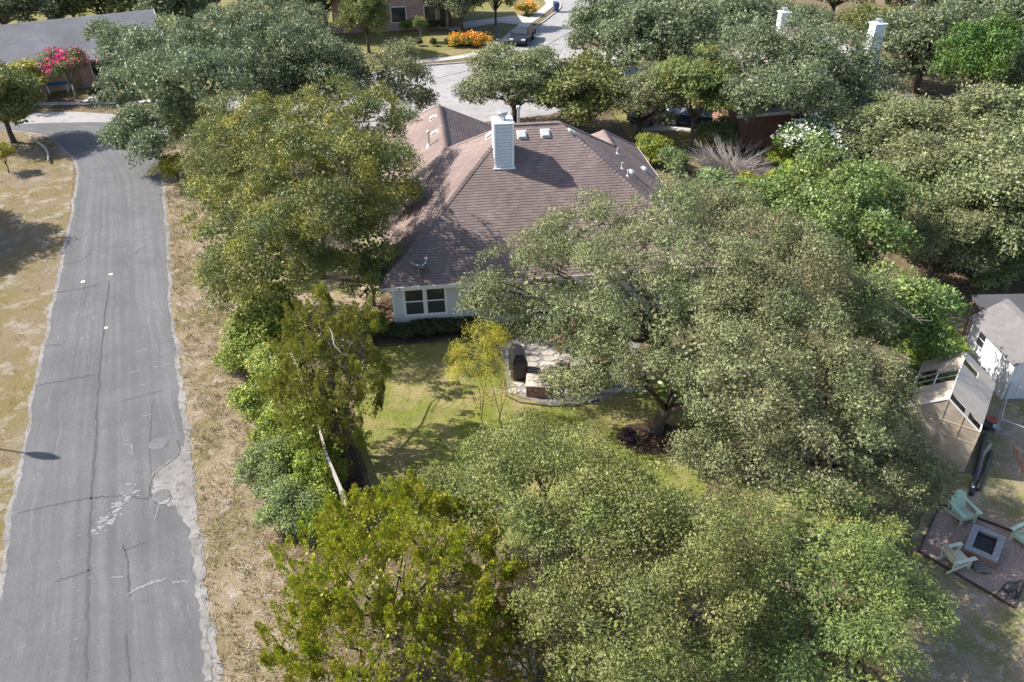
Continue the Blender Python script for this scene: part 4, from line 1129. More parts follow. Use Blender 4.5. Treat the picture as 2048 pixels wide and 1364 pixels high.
# greenhouse: frame bars, single roof sheets with gaps, glazed walls
FR = Vector((16.43, 21.30)); BRv = Vector((18.37, 24.09)); FLv = Vector((14.58, 23.02))
gdir = (BRv - FR).normalized(); gl = (BRv - FR).length; gs = Vector((-gdir.y, gdir.x)); gw = 2.52
gh = thing('greenhouse', 'timber and clear sheet greenhouse with missing roof panels beside the shed', 'greenhouse', (FR.x, FR.y, 0), math.atan2(gdir.y, gdir.x))
# local x along ridge, local y to the left (width)
GZ, GP = 1.98, 2.92
def gb(a, b, w=.05, mat='lightwood', name='frame_bar', par=gh): return MB().bar(a, b, w, w).build(name, mat, par)
for y in (0, gw):
    gb((0, y, .06), (gl, y, .06)); gb((0, y, GZ), (gl, y, GZ), .045, 'fascia')
    for k in range(5): gb((gl * k / 4, y, .09), (gl * k / 4, y, GZ - .03))
gb((0, gw / 2, GP), (gl, gw / 2, GP), .045, 'fascia', 'ridge_beam')
for k in range(9):
    x = gl * k / 8
    for y in (0, gw): gb((x, y, GZ), (x, gw / 2, GP), .022 if 0 < k < 8 else .045, 'fascia', 'rafter')
for x in (0, gl):
    gb((x, .03, .07), (x, gw - .03, .07))
    for f in (.25, .5, .75):
        zt = GZ + (GP - GZ) * (1 - abs(f - .5) * 2); gb((x, gw * f, .1), (x, gw * f, zt - .03), .035)
    for z in (.75, 1.4, 1.98): gb((x, .03, z), (x, gw - .03, z), .03)
for (y, f) in ((0, .5), (gw, .5)): gb((0, gw * .25 if y == 0 else gw * .75, GZ + (GP - GZ) * .5 - .02), (gl, gw * .25 if y == 0 else gw * .75, GZ + (GP - GZ) * .5 - .02), .04, 'white2', 'purlin')
def rsheet(k, side, f0, f1, mat='polyroof'):
    xa, xb = gl * k / 8 + .012, gl * (k + 1) / 8 - .012
    def pt(f, l):
        y = gw / 2 * f if side == 0 else gw - gw / 2 * f
        return y, GZ + (GP - GZ) * f + .03 + l
    (y0, z0), (y1, z1) = pt(f0, 0), pt(f1, 0)
    MB().hexa([(xa, y0, z0), (xb, y0, z0), (xb, y1, z1), (xa, y1, z1), (xa, y0, z0 + .012), (xb, y0, z0 + .012), (xb, y1, z1 + .012), (xa, y1, z1 + .012)]).build('roof_sheet', mat, gh)
for k in range(8):
    if k == 0: rsheet(k, 0, .40, .52)
    elif k == 6: rsheet(k, 0, .0, .5)
    else: rsheet(k, 0, .0, .5); rsheet(k, 0, .5, .97)
    if k in (3, 4): pass
    elif k == 5: rsheet(k, 1, .45, .97)
    else: rsheet(k, 1, .0, .5); rsheet(k, 1, .5, .97)
for i in range(4):
    for j in range(4):
        za = (.1, .76, 1.41, 1.99)[j]; zb = (.74, 1.39, 1.97, 0)[j]
        y0, y1 = gw * i / 4 + .02, gw * (i + 1) / 4 - .02
        if j < 3: MB().box(.0, .008, y0, y1, za, zb).build('wall_pane', 'poly', gh)
        else:
            t0 = GZ + (GP - GZ) * (1 - abs(y0 / gw - .5) * 2) - .03; t1 = GZ + (GP - GZ) * (1 - abs(y1 / gw - .5) * 2) - .03
            MB().hexa([(0, y0, 1.99), (.008, y0, 1.99), (.008, y1, 1.99), (0, y1, 1.99), (0, y0, max(2.0, t0)), (.008, y0, max(2.0, t0)), (.008, y1, max(2.0, t1)), (0, y1, max(2.0, t1))]).build('wall_pane', 'poly', gh)
for k in range(4):
    MB().box(gl * k / 4 + .03, gl * (k + 1) / 4 - .03, -.004, .004, .1, GZ - .04).build('wall_pane', 'poly', gh)
    MB().box(gl * k / 4 + .03, gl * (k + 1) / 4 - .03, gw - .004, gw + .004, .1, GZ - .04).build('wall_pane', 'poly', gh)
bench = tag(MB().box(.3, 3.0, .35, .8, .75, .8).box(.35, .42, .4, .47, .02, .75).box(2.85, 2.92, .4, .47, .02, .75).box(.35, .42, .7, .77, .02, .75).box(2.85, 2.92, .7, .77, .02, .75).build('potting_bench', 'wood', gh))

# pipes and boards on the ground
def lying(name, label, pts, r, mat, cat, n=8):
    return tag(MB().tube([(x, y, z) for x, y, z in pts], r, n).build(name, mat, smooth=True), label, cat)
lying('drain_pipe', 'long black drain pipe lying beside the greenhouse, open pale end', [(18.25, 23.34, .1), (17.20, 21.73, .1), (16.16, 20.15, .1)], .085, 'pipe', 'pipe', 10)
tag(MB().lathe([(.05, 0), (.05, .02)], n=10).build('pipe_plug', 'white2'), 'white plug at the end of the long black pipe', 'plug').location = (16.33, 20.40, .19)
lying('drain_pipe', 'shorter black drain pipe lying right of the pale board', [(18.02, 22.40, .08), (17.24, 21.33, .08), (16.53, 20.40, .08)], .065, 'pipe', 'pipe', 10)
tag(MB().bar((18.23, 22.82, .05), (17.56, 22.13, .06), .10, .05).bar((17.56, 22.13, .06), (16.72, 20.90, .05), .10, .05).build('board', 'lightwood'), 'pale bent board lying between the two black pipes', 'board')
tag(MB().tube([(18.99, 22.64, .03), (19.05, 22.39, .03), (18.82, 22.03, .03), (18.86, 21.76, .03), (18.65, 21.50, .03), (18.77, 21.18, .03)], .022, 5).build('extension_cord', 'cord'), 'orange cord snaking over the brown yard at the right edge', 'cord')
wf = thing('wire_fence', 'low wire fence panel with pale top rail beside the shed', 'fence', (20.13, 25.55, 0))
b0 = Vector((20.13, 25.55)); 
def rel(p, z): return (p[0] - b0.x, p[1] - b0.y, z)
e0, e1, f0, f1 = (20.13, 25.55), (21.02, 24.64), (18.62, 23.34), (19.78, 22.38)
for a, b in ((e0, e1), (f0, f1)): MB().tube([rel(a, .85), rel(b, .85)], .022, 8).build('rail', 'galv', wf)
for a in (e0, f0, e1, f1): MB().tube([rel(a, 0), rel(a, .9)], .022, 8).build('post', 'galv', wf)
MB().tube([rel(e0, .85), rel(f0, .85)], .02, 8).build('rail', 'galv', wf); MB().tube([rel(e0, .1), rel(f0, .1)], .012, 6).build('rail', 'galv', wf)
for k in range(1, 9): MB().tube([rel(e0, .85 * k / 9), rel(e1, .85 * k / 9)], .005, 4).build('wire', 'galv', wf)
for k in range(1, 9): MB().tube([rel(f0, .85 * k / 9), rel(f1, .85 * k / 9)], .004, 4).build('wire', 'galv', wf)
for i, (px, py, s) in enumerate([(18.78, 24.05, .22), (18.52, 23.75, .18), (18.81, 23.63, .16)]):
    tag(MB().lathe([(s * .7, 0), (s, s * 1.2), (s * .95, s * 1.25), (s * .6, s * .9)], n=12).build('plant_pot', ('terra', 'darkbin', 'galv')[i]), ('terracotta pot in the gap between greenhouse and fence', 'black plastic pot in the gap between greenhouse and fence', 'metal pail standing by the corner of the wire fence')[i], 'pot').location = (px, py, 0.01)

# fire pit
pc = Vector((15.285, 17.61)); pa = math.atan2(17.79 - 18.36, 16.07 - 15.34)
fp = thing('fire_pit', 'square grey block fire pit on the red chip pad', 'fire pit', (pc.x, pc.y, 0.016), pa)
hw_, hd = .47, .63
for k in range(4):
    z0 = .10 * k; off = .12 * (k % 2)
    for y in (-hd + .03, hd - .15):
        x = -hw_ + .03 - off
        while x < hw_ - .04:
            a, b = max(x, -hw_ + .03), min(x + .235, hw_ - .03); x += .24
            if b - a > .03: MB().box(a, b, y, y + .12, z0, z0 + .094).build('brick', 'brick', fp)
    for xx in (-hw_ + .03, hw_ - .15):
        y = -hd + .153 - off
        while y < hd - .16:
            a, b = max(y, -hd + .153), min(y + .235, hd - .153); y += .24
            if b - a > .03: MB().box(xx, xx + .12, a, b, z0, z0 + .094).build('brick', 'brick', fp)
for i in range(4):
    a = -hw_ - .02 + i * (2 * hw_ + .04) / 4; b = a + (2 * hw_ + .04) / 4 - .008
    for y in (-hd - .02, hd - .18): MB().box(a, b, y, y + .2, .40, .47 + random.uniform(0, .006)).build('cap_block', 'firestone', fp)
for i in range(4):
    a = -hd + .185 + i * (2 * hd - .37) / 4; b = a + (2 * hd - .37) / 4 - .008
    for x in (-hw_ - .02, hw_ - .18): MB().box(x, x + .2, a, b, .40, .47 + random.uniform(0, .006)).build('cap_block', 'firestone', fp)
MB().box(-hw_ + .151, hw_ - .151, -hd + .151, hd - .151, 0, .30).build('ash_bed', 'ash', fp)
gr = MB()
for k in range(9): gr.bar((-.28, -.42 + k * .105, .37), (.28, -.42 + k * .105, .37), .014, .014)
gr.build('grate', 'blackmetal', fp)
fw_ = thing('firewood_stack', 'few weathered split logs leaning against the fire pit', 'firewood', (14.96, 16.89, .02), pa + .5)
for k in range(5): MB().tube([(-.25, .07 * k - .14, .05 + .015 * k), (.22, .07 * k - .12, .10 + .02 * k)], [.035, .032], 6).build('log', 'barkgrey', fw_)
MB().tube([(-.35, .1, .03), (.05, -.2, .05)], [.035, .03], 6).build('log', 'bark', fw_)
# edging boards of the pad
for i in range(4):
    a, b = PAD[i], PAD[(i + 1) % 4]
    eg = MB().bar((*a, .04), (*b, .04), .05, .09).build('edging_board', 'darkedge')
    tag(eg, ['dark edging board along the left side of the chip pad', 'dark edging board along the far side of the chip pad', 'dark edging board along the right side of the chip pad', 'dark edging board along the near side of the chip pad'][i], 'edging')

# adirondack chairs
def adirondack(label, loc, rz, mat):
    t = thing('garden_chair', label, 'chair', (*loc, .016), rz, 'slatted garden chairs round the fire pit')
    # faces local +x
    for i in range(5):
        f = i / 5
        MB().hexa([(.30 - .52 * f - .09, -.27, .345 - .13 * f - .03), (.30 - .52 * f, -.27, .345 - .13 * f), (.30 - .52 * f, .27, .345 - .13 * f), (.30 - .52 * f - .09, .27, .345 - .13 * f - .03),
                   (.30 - .52 * f - .09, -.27, .365 - .13 * f - .03), (.30 - .52 * f, -.27, .365 - .13 * f), (.30 - .52 * f, .27, .365 - .13 * f), (.30 - .52 * f - .09, .27, .365 - .13 * f - .03)]).build('seat_slat', mat, t)
    MB().box(.285, .31, -.27, .27, .22, .345).build('apron', mat, t)
    hs = (.72, .82, .87, .87, .82, .72)
    for i in range(6):
        y = -.255 + i * .102; hh = hs[i]; sp = 1 + .0
        MB().hexa([(-.22, y - .043, .20), (-.195, y - .043, .20), (-.195, y + .043, .20), (-.22, y + .043, .20),
                   (-.22 - .34 * hh, (y - .045) * 1.12, .20 + hh * .88), (-.195 - .34 * hh, (y - .045) * 1.12, .20 + hh * .88), (-.195 - .34 * hh, (y + .045) * 1.12, .20 + hh * .88), (-.22 - .34 * hh, (y + .045) * 1.12, .20 + hh * .88)]).build('back_slat', mat, t)
    MB().bar((-.40, -.31, .60), (-.40, .31, .60), .03, .08).build('back_rail', mat, t)
    for s in (-1, 1):
        MB().box(.27, .33, s * .29 - .045, s * .29 + .045, 0, .52).build('leg', mat, t)
        MB().bar((.30, s * .30, .28), (-.58, s * .30, .05), .025, .12).build('side_rail', mat, t)
        MB().bar((-.36, s * .30, .20), (-.42, s * .30, .56), .03, .07).build('rear_post', mat, t)
        MB().hexa([(-.46, s * .34 - .05, .545), (.42, s * .34 - .075, .525), (.42, s * .34 + .075, .525), (-.46, s * .34 + .05, .545), (-.46, s * .34 - .05, .57), (.42, s * .34 - .075, .55), (.42, s * .34 + .075, .55), (-.46, s * .34 + .05, .57)]).build('armrest', mat, t)
    t.scale = (.93, .93, .93)
    return t
adirondack('mint green slatted garden chair at the upper corner of the chip pad', (15.33, 19.10), R(-75), 'mint')
adirondack('cream slatted garden chair left of the fire pit', (14.20, 17.14), R(15), 'cream')
adirondack('mint green slatted garden chair cut off by the right edge', (16.88, 17.99), R(205), 'mint')
# black metal animal
an = thing('animal_sculpture', 'small black metal long legged animal sculpture on the chip pad corner', 'sculpture', (15.26, 15.92, .016), R(20))
bd = MB().lathe([(.02, -.26), (.11, -.20), (.16, -.05), (.15, .10), (.09, .22), (.02, .27)], n=14).build('body', 'blackmetal', an, True)
bd.rotation_euler = (0, R(82), 0); bd.location = (0, 0, .36)
for (x, y, fx, fy) in ((-.16, -.09, -.26, -.17), (-.16, .09, -.32, .12), (.15, -.09, .14, -.18), (.15, .09, .22, .13)):
    MB().tube([(x, y, .33), ((x + fx) / 2 + .03, (y + fy) / 2, .20), (fx, fy, .03), (fx - .05, fy, .01)], [.028, .02, .016, .014], 6).build('leg', 'blackmetal', an)
MB().hexa([(.10, -.02, .42), (.44, -.02, .52), (.44, .02, .52), (.10, .02, .42), (.06, -.015, .56), (.40, -.008, .56), (.40, .008, .56), (.06, .015, .56)]).build('head', 'blackmetal', an)
MB().tube([(-.24, 0, .38), (-.42, .03, .30), (-.52, .05, .14)], [.03, .018, .008], 6).build('tail', 'blackmetal', an)

# ------------------------------------------------------------------ patio things behind the house
gt = thing('covered_grill', 'tall grill under a black cover on the patio edge', 'grill', (0.25, 27.63, 0.015), R(8))
MB().hexa([(-.30, -.52, .0), (.30, -.52, .0), (.32, .52, .0), (-.32, .52, .0), (-.33, -.56, .88), (.33, -.56, .88), (.34, .56, .88), (-.34, .56, .88)]).build('lower_cover', 'black', gt)
MB().hexa([(-.335, -.57, .882), (.335, -.57, .882), (.345, .57, .882), (-.345, .57, .882), (-.17, -.40, 1.30), (.20, -.40, 1.24), (.20, .40, 1.24), (-.17, .40, 1.30)]).build('hood_cover', 'black', gt)
for s in (-1, 1): MB().bar((-.335, s * .3, .02), (-.34, s * .3, .86), .02, .03).build('cover_fold', 'black', gt)
MB().bar((-.20, -.42, 1.285), (-.17, .42, 1.305), .03, .03).build('cover_seam', 'black', gt)
def pier(label, c, rz, w, d, h):
    t = thing('seat_wall', label, 'wall', (*c, 0.01), rz)
    n = max(3, int(h / .085)); bhh = h / n
    for k in range(n):
        off = .11 * (k % 2)
        for y in (-d / 2, d / 2 - .1):
            x = -w / 2 - off
            while x < w / 2 - .02:
                a, b = max(x, -w / 2), min(x + .212, w / 2); x += .22
                if b - a > .02: MB().box(a, b, y, y + .1, bhh * k, bhh * k + bhh - .008).build('brick', 'brick', t)
        for xx in (-w / 2, w / 2 - .1):
            y = -d / 2 + .103 - off
            while y < d / 2 - .12:
                a, b = max(y, -d / 2 + .103), min(y + .212, d / 2 - .103); y += .22
                if b - a > .02: MB().box(xx, xx + .1, a, b, bhh * k, bhh * k + bhh - .008).build('brick', 'brick', t)
    MB().box(-w / 2 + .03, w / 2 - .03, -d / 2 + .03, d / 2 - .03, 0, h - .004).build('core', 'stone', t)
    nx = max(2, round(w / .45)); ny = 2
    for i in range(nx):
        for j in range(ny):
            MB().box(-w / 2 - .03 + i * (w + .06) / nx, -w / 2 - .03 + (i + 1) * (w + .06) / nx - .01, -d / 2 - .03 + j * (d + .06) / ny, -d / 2 - .03 + (j + 1) * (d + .06) / ny - .01, h, h + .055 + random.uniform(0, .008)).build('cap_stone', 'stone', t)
    return t
pier('brick pier with limestone cap in front of the covered grill', (1.07, 26.40), R(-4), .95, .85, .52)
pier('brick pier with limestone cap behind the front pier', (1.60, 27.20), R(-2), .75, .7, .62)
pier('brick pier half hidden by oak twigs right of the two capped piers', (2.16, 27.74), R(2), .6, .6, .66)
pl = thing('planter_box', 'terracotta red planter box behind the blue patio chair', 'planter', (3.73, 27.94, .015), R(10))
MB().hexa([(-.28, -.28, 0), (.28, -.28, 0), (.28, .28, 0), (-.28, .28, 0), (-.33, -.33, .62), (.33, -.33, .62), (.33, .33, .62), (-.33, .33, .62)]).build('box', 'terra', pl)
MB().box(-.36, .36, -.36, .36, .622, .68).build('rim', 'terra', pl)
bc = thing('patio_chair', 'wooden patio chair with blue cushion under the oak', 'chair', (3.14, 27.09, .015), R(-150))
MB().hexa([(-.28, -.27, .40), (.28, -.27, .43), (.28, .27, .43), (-.28, .27, .40), (-.27, -.26, .52), (.27, -.26, .55), (.27, .26, .55), (-.27, .26, .52)]).build('seat_cushion', 'blue', bc)
MB().hexa([(-.30, -.26, .50), (-.20, -.26, .50), (-.20, .26, .50), (-.30, .26, .50), (-.46, -.26, .98), (-.36, -.26, 1.0), (-.36, .26, 1.0), (-.46, .26, .98)]).build('back_cushion', 'blue', bc)
for x in (-.27, .27):
    for y in (-.30, .30): MB().bar((x, y, 0), (x, y, .62), .05, .05).build('leg', 'wood', bc)
for y in (-.30, .30): MB().bar((-.32, y, .64), (.32, y, .64), .07, .03).build('armrest', 'wood', bc)
MB().bar((-.27, -.3, .36), (-.27, .3, .36), .04, .06).build('rail', 'wood', bc); MB().bar((.27, -.3, .38), (.27, .3, .38), .04, .06).build('rail', 'wood', bc)
rc = thing('patio_table', 'round wooden patio table deeper under the oak', 'table', (2.16, 29.41, .015))
MB().lathe([(.5, .70), (.5, .74)], n=24).build('table_top', 'wood', rc)
MB().tube([(0, 0, 0), (0, 0, .7)], .05, 8).build('pedestal', 'wood', rc)
MB().lathe([(.25, 0), (.2, .05)], n=14).build('base', 'wood', rc)
pcol = thing('patio_column', 'reddish brick patio column seen through the oak branches', 'column', (2.90, 29.80, 0.01), PHI)
for k in range(24):
    for (a, b, c, d) in ((-.2, .0, -.2, -.1), (.008, .2, -.2, -.1), (-.2, .0, .1, .2), (.008, .2, .1, .2), (-.2, -.1, -.095, .095), (.1, .2, -.095, .095)):
        if k % 2 and abs(a) < .05: pass
        MB().box(a, b, c, d, k * .085, k * .085 + .077).build('brick', 'brick', pcol)
MB().box(-.17, .17, -.17, .17, 0, 2.04).build('core', 'stone', pcol)
MB().box(-.24, .24, -.24, .24, 2.045, 2.12).build('cap_stone', 'stone', pcol)
# flagstones
rnd = random.Random(3)
pav = tag(sheet('patio', [(-0.21, 29.25), (0.82, 29.83), (3.35, 30.19), (5.35, 29.36), (4.78, 26.96), (2.60, 26.06), (0.32, 26.33)], 0.016, 'gravel', 'gravel patio laid with pale flagstones', 0.4, 0.05))
x0, y0 = -0.31, 26.00; x1, y1 = 5.58, 29.76
y = y0 + .2
while y < y1:
    x = x0 + rnd.uniform(0, .3)
    while x < x1:
        w_, d_ = rnd.uniform(.4, .75), rnd.uniform(.36, .5)
        if rnd.random() < .82:
            n = rnd.choice((5, 6)); pts = []
            for k in range(n):
                t = 2 * math.pi * (k + rnd.uniform(-.2, .2)) / n
                pts.append((x + w_ / 2 + w_ * .5 * math.cos(t), y + d_ / 2 + d_ * .52 * math.sin(t)))
            MB().prism(pts, .017, .035 + rnd.uniform(0, .008)).build('flagstone', 'flag', pav)
        x += w_ + .04
    y += .46
tag(MB().tube([(-0.27, 26.10, .03), (0.31, 25.63, .03), (1.53, 25.38, .03), (2.75, 25.40, .03), (3.61, 25.78, .03)], .035, 6).build('bed_edging', 'darkedge'), 'thin dark edging between lawn and patio gravel', 'edging')
tag(MB().tube([(-6.49, 29.74, .03), (-5.10, 29.92, .03), (-3.52, 30.14, .03), (-1.70, 30.40, .03)], .03, 6).build('bed_edging', 'darkedge'), 'thin dark edging between lawn and hedge bed', 'edging')

# wooden fence on the left side of the yard: pickets one by one
fl = [Vector((-9.39, 27.51)), Vector((-7.79, 24.10)), Vector((-6.43, 20.58)), Vector((-5.46, 18.55))]
fn = thing('fence', 'weathered grey wooden picket fence half buried in shrubs left of the lawn', 'fence', (fl[0].x, fl[0].y, 0))
FH = 1.75
rnd = random.Random(9)
for i in range(len(fl) - 1):
    a, b = fl[i] - fl[0], fl[i + 1] - fl[0]
    L_ = (b - a).length; n = int(L_ / .145); d = (b - a).normalized()
    MB().bar((*a, .4), (*b, .4), .04, .08).build('rail', 'fencewood', fn); MB().bar((*a, 1.4), (*b, 1.4), .04, .08).build('rail', 'fencewood', fn)
    MB().bar((a.x, a.y, 0), (a.x, a.y, FH - .05), .09, .09).build('post', 'fencewood', fn)
    MB().bar((*a, FH + .03), (*b, FH + .03), .08, .035).build('cap_rail', 'fencewood', fn)
    off = Vector((-d.y, d.x)) * .035
    for k in range(n):
        p = a + d * (.145 * k + .07) + off
        MB().bar((p.x, p.y, .03), (p.x, p.y, FH - .02 + rnd.uniform(-.01, .01)), .135, .018, (d.y, -d.x, 0)).build('picket', 'fencewood', fn)
fs = thing('fence_remnant', 'grey leaning fence boards under the near juniper at the bottom', 'fence', (-0.28, 13.66, 0), R(-35))
for k in range(7): MB().bar((k * .16, 0, .02), (k * .16 + .05, .12, 1.45 + .05 * (k % 3)), .13, .02, (0, 1, 0)).build('board', 'fencewood', fs)
MB().bar((-.1, .05, .9), (1.2, .09, .9), .05, .09).build('rail', 'fencewood', fs)

# ------------------------------------------------------------------ far small things
def wheelie(label, loc, rz, mat):
    t = thing('wheeled_bin', label, 'bin', (*loc, .03), rz)
    MB().hexa([(-.25, -.28, .08), (.25, -.28, .08), (.25, .28, .08), (-.25, .28, .08), (-.31, -.36, .98), (.31, -.36, .98), (.31, .36, .98), (-.31, .36, .98)]).build('body', mat, t)
    MB().hexa([(-.33, -.39, .985), (.33, -.39, .985), (.33, .40, .985), (-.33, .40, .985), (-.30, -.34, 1.05), (.30, -.34, 1.05), (.30, .38, 1.10), (-.30, .38, 1.10)]).build('lid', mat, t)
    for s in (-1, 1):
        w = MB().lathe([(.12, 0), (.12, .06)], n=14).build('wheel', 'tyre', t); w.rotation_euler = (0, R(90), 0); w.location = (s * .27 - .03, .26, .12)
    MB().bar((-.24, .43, .95), (.24, .43, .95), .03, .03).build('handle', mat, t)
    return t
wheelie('blue wheeled bin by the far kerb at the top of the street', (5.46, 98.29), R(10), 'bluebin')
wheelie('dark wheeled bin on the right side of the street near the driveway', (6.37, 81.80), R(-20), 'darkbin')
mbx = thing('mailbox', 'blue mailbox on a post beside the sidewalk and orange flowers', 'mailbox', (-1.33, 85.66, .03))
MB().box(-.06, .06, -.06, .06, 0, 1.05).build('post', 'bluebin', mbx)
MB().box(-.16, .16, -.3, .3, 1.052, 1.3).add([], []).build('box', 'bluebin', mbx)
MB().box(.165, .18, .05, .18, 1.2, 1.42).build('flag', 'redlens', mbx)
rcb = tag(MB().hexa([(-.5, -.25, .03), (.5, -.25, .03), (.5, .25, .03), (-.5, .25, .03), (-.6, -.3, .35), (.6, -.3, .35), (.6, .3, .35), (-.6, .3, .35)]).build('low_dark_box', 'darkbin'), 'low dark box on the pavement beside the parked dark car', 'crate')  # low dark box, wider at the top
rcb.location = (-0.40, 83.79, 0)
bt = thing('garden_table', 'blue garden table before the grey roofed house', 'table', (-38.66, 68.84, .02), R(15))
MB().box(-.9, .9, -.5, .5, .70, .76).build('table_top', 'blue', bt)
for x in (-.75, .75):
    for y in (-.38, .38): MB().bar((x, y, 0), (x, y, .7), .07, .07).build('leg', 'white2', bt)

def car(label, loc, rz, paint, kind='car'):
    t = thing('parked_car', label, 'car', (*loc, .03), rz)
    # length along local x, front +x
    top = [(-2.2, .62), (-2.15, .98), (-1.5, 1.02), (1.0, .98), (1.95, .82), (2.2, .62), (2.2, .34), (-2.2, .36)]
    b = MB(); n = len(top)
    ring = []
    for w, s in ((-.80, 0.94), (-.90, 1.0), (.90, 1.0), (.80, .94)):
        ring.append([(x * s, w, z if z < .5 else (z - .02 if abs(w) > .85 else z)) for x, z in top])
    vs = [p for r_ in ring for p in r_]
    fs = [(i + k * n, (i + 1) % n + k * n, (i + 1) % n + (k + 1) * n, i + (k + 1) * n) for k in range(3) for i in range(n)]
    fs += [tuple(range(n - 1, -1, -1)), tuple(3 * n + i for i in range(n))]
    b.add(vs, fs); b.build('body', paint, t, False)
    cab = MB().hexa([(-1.75 if kind == 'car' else -.6, -.78, .99), (.95, -.78, .97), (.95, .78, .97), (-1.75 if kind == 'car' else -.6, .78, .99), (-1.35 if kind == 'car' else -.45, -.60, 1.46), (.10, -.60, 1.48), (.10, .60, 1.48), (-1.35 if kind == 'car' else -.45, .60, 1.46)]).build('cabin', paint, t)
    MB().hexa([(.40, -.62, 1.26), (.93, -.70, 1.0), (.93, .70, 1.0), (.40, .62, 1.26), (.20, -.58, 1.46), (.965, -.70, 1.005), (.965, .70, 1.005), (.20, .58, 1.46)]).build('windscreen', 'glass', cab)
    for s in (-1, 1):
        MB().hexa([(-1.2, s * .775, 1.04), (.6, s * .775, 1.03), (.6, s * .79, 1.03), (-1.2, s * .79, 1.04), (-1.0, s * .63, 1.40), (.15, s * .63, 1.41), (.15, s * .65, 1.41), (-1.0, s * .65, 1.40)]).build('side_window', 'glass', cab)
    MB().hexa([(-1.79, -.68, 1.02), (-1.76, -.68, 1.02), (-1.76, .68, 1.02), (-1.79, .68, 1.02), (-1.40, -.55, 1.42), (-1.37, -.55, 1.42), (-1.37, .55, 1.42), (-1.40, .55, 1.42)]).build('rear_window', 'glass', cab)
    for x in (-1.35, 1.38):
        for s in (-1, 1):
            w = MB().lathe([(.20, -.11), (.33, -.11), (.33, .11), (.20, .11)], n=18).build('wheel', 'tyre', t); w.rotation_euler = (R(90), 0, 0); w.location = (x, s * .80, .33)
            MB().lathe([(.195, -.115), (.195, .115), (.05, .13)], n=12).build('rim', 'steel', w)
    for s in (-1, 1):
        MB().box(2.02, 2.215, s * .62 - .2, s * .62 + .2, .62, .75).build('headlight', 'clearlens', t)
        MB().box(-2.215, -2.05, s * .64 - .16, s * .64 + .16, .70, .90).build('tail_light', 'redlens', t)
        MB().box(.75, .95, s * .95 - .08, s * .95 + .08, .98, 1.1).build('wing_mirror', paint, t)
    MB().box(2.19, 2.225, -.35, .35, .42, .56).build('grille', 'blackmetal', t)
    return t
car('dark car parked on the street beside the orange flower bed', (1.34, 84.54), R(-105), 'carpaint')
car('silver blue car half hidden under the trees on the driveway', (10.67, 60.55), R(60), 'silverpaint')
car('navy car behind the thin tree trunk on the driveway', (13.83, 59.09), R(160), 'bluepaint')

# street lamp beyond the left edge of the picture; only its shadow crosses the road
lampx, lampy = -17.10, 22.49
LHT = 5.0
lx = lampx - LHT / math.tan(SUN_EL) * math.cos(R(-12.5)); ly = lampy - LHT / math.tan(SUN_EL) * math.sin(R(-12.5))
lp = thing('street_lamp', 'slim street lamp whose shadow falls across the left edge of the road', 'street lamp', (lx, ly, 0))
MB().tube([(0, 0, 0), (0, 0, LHT - 1.4)], [.06, .035], 10).build('pole', 'blackmetal', lp)
MB().lathe([(.05, LHT - 1.4), (.17, LHT - 1.0), (.20, LHT - .55), (.12, LHT - .2), (.02, LHT)], n=14).build('lantern', 'blackmetal', lp)
MB().lathe([(.14, 0), (.12, .3), (.06, .4)], n=12).build('base', 'blackmetal', lp)
# grey log on the corner
tag(MB().tube([(-35.44, 57.30, .25), (-34.24, 56.03, .22), (-33.24, 55.01, .2), (-32.46, 53.83, .2), (-31.71, 52.32, .18)], [.06, .08, .10, .085, .07], 8).build('fallen_log', 'deadwood', smooth=True), 'bleached bent log lying on the corner verge by the road', 'log')

# ------------------------------------------------------------------ trees and shrubs
def custom_tree(name, label, base, lobes, mat, r0=.22, fork=1.6, leaf=.09, clump=.45, cover=1.3, fill=.5, seed=1, style='oak', bark='bark', q=.78, inner=20, sub=4, asp=.52, group=None, cat='tree', zmin=-.45, gap=.16):
    t = thing(name, label, cat, (base[0], base[1], 0), 0, group)
    lb = [(x - base[0], y - base[1], z, r, q) for (x, y, z, r) in lobes]
    cl = lb if style == 'feather' else roughen(lb, seed, 3, (0.3, 0.46), 0.9) if style == 'plume' else roughen(lb, seed)
    link('trunk', trunk_mesh('trunk', (0, 0, 0), lb, r0, fork, bark, seed, sub), t)
    link('crown', crown('crown', cl, mat, leaf, asp, clump, cover, fill, inner, seed, style, zmin, gap, lb), t)
    return t, lb

PA = dict(leaf=.092, clump=.48, cover=1.15, fill=.46, zmin=-.25)
custom_tree('live_oak', 'olive live oak spreading over the patio and the right part of the brown roof', (7.49, 27.81), [(-0.36, 27.25, 4.20, 1.23), (-0.68, 27.48, 3.40, 0.89), (0.33, 26.86, 2.90, 0.93), (1.12, 26.38, 2.80, 0.80), (1.05, 27.98, 4.80, 1.71), (1.99, 26.30, 3.60, 1.37), (3.57, 28.86, 6.00, 1.77), (4.08, 24.88, 6.20, 1.94), (5.96, 27.99, 6.80, 1.70), (5.57, 23.78, 5.60, 1.76), (3.76, 24.79, 4.00, 1.31), (7.02, 24.48, 6.40, 1.86), (2.37, 23.47, 2.20, 0.86), (2.90, 25.09, 3.00, 0.96), (3.55, 23.90, 2.80, 0.93), (2.05, 30.02, 5.20, 1.05)], 'oak', .26, 1.9, seed=11, **PA)
custom_tree('live_oak', 'olive live oak right of the brown roof, below the pale green shrubs', (10.83, 31.77), [(8.53, 29.44, 6.00, 1.73), (9.70, 27.08, 6.20, 1.81), (10.48, 25.11, 6.00, 1.72), (12.07, 25.01, 5.20, 1.47), (8.09, 23.10, 6.40, 1.61), (12.69, 24.22, 4.50, 1.13), (8.13, 32.84, 5.40, 1.16), (9.84, 23.68, 5.20, 1.42)], 'oak', .24, 1.9, seed=12, **PA)
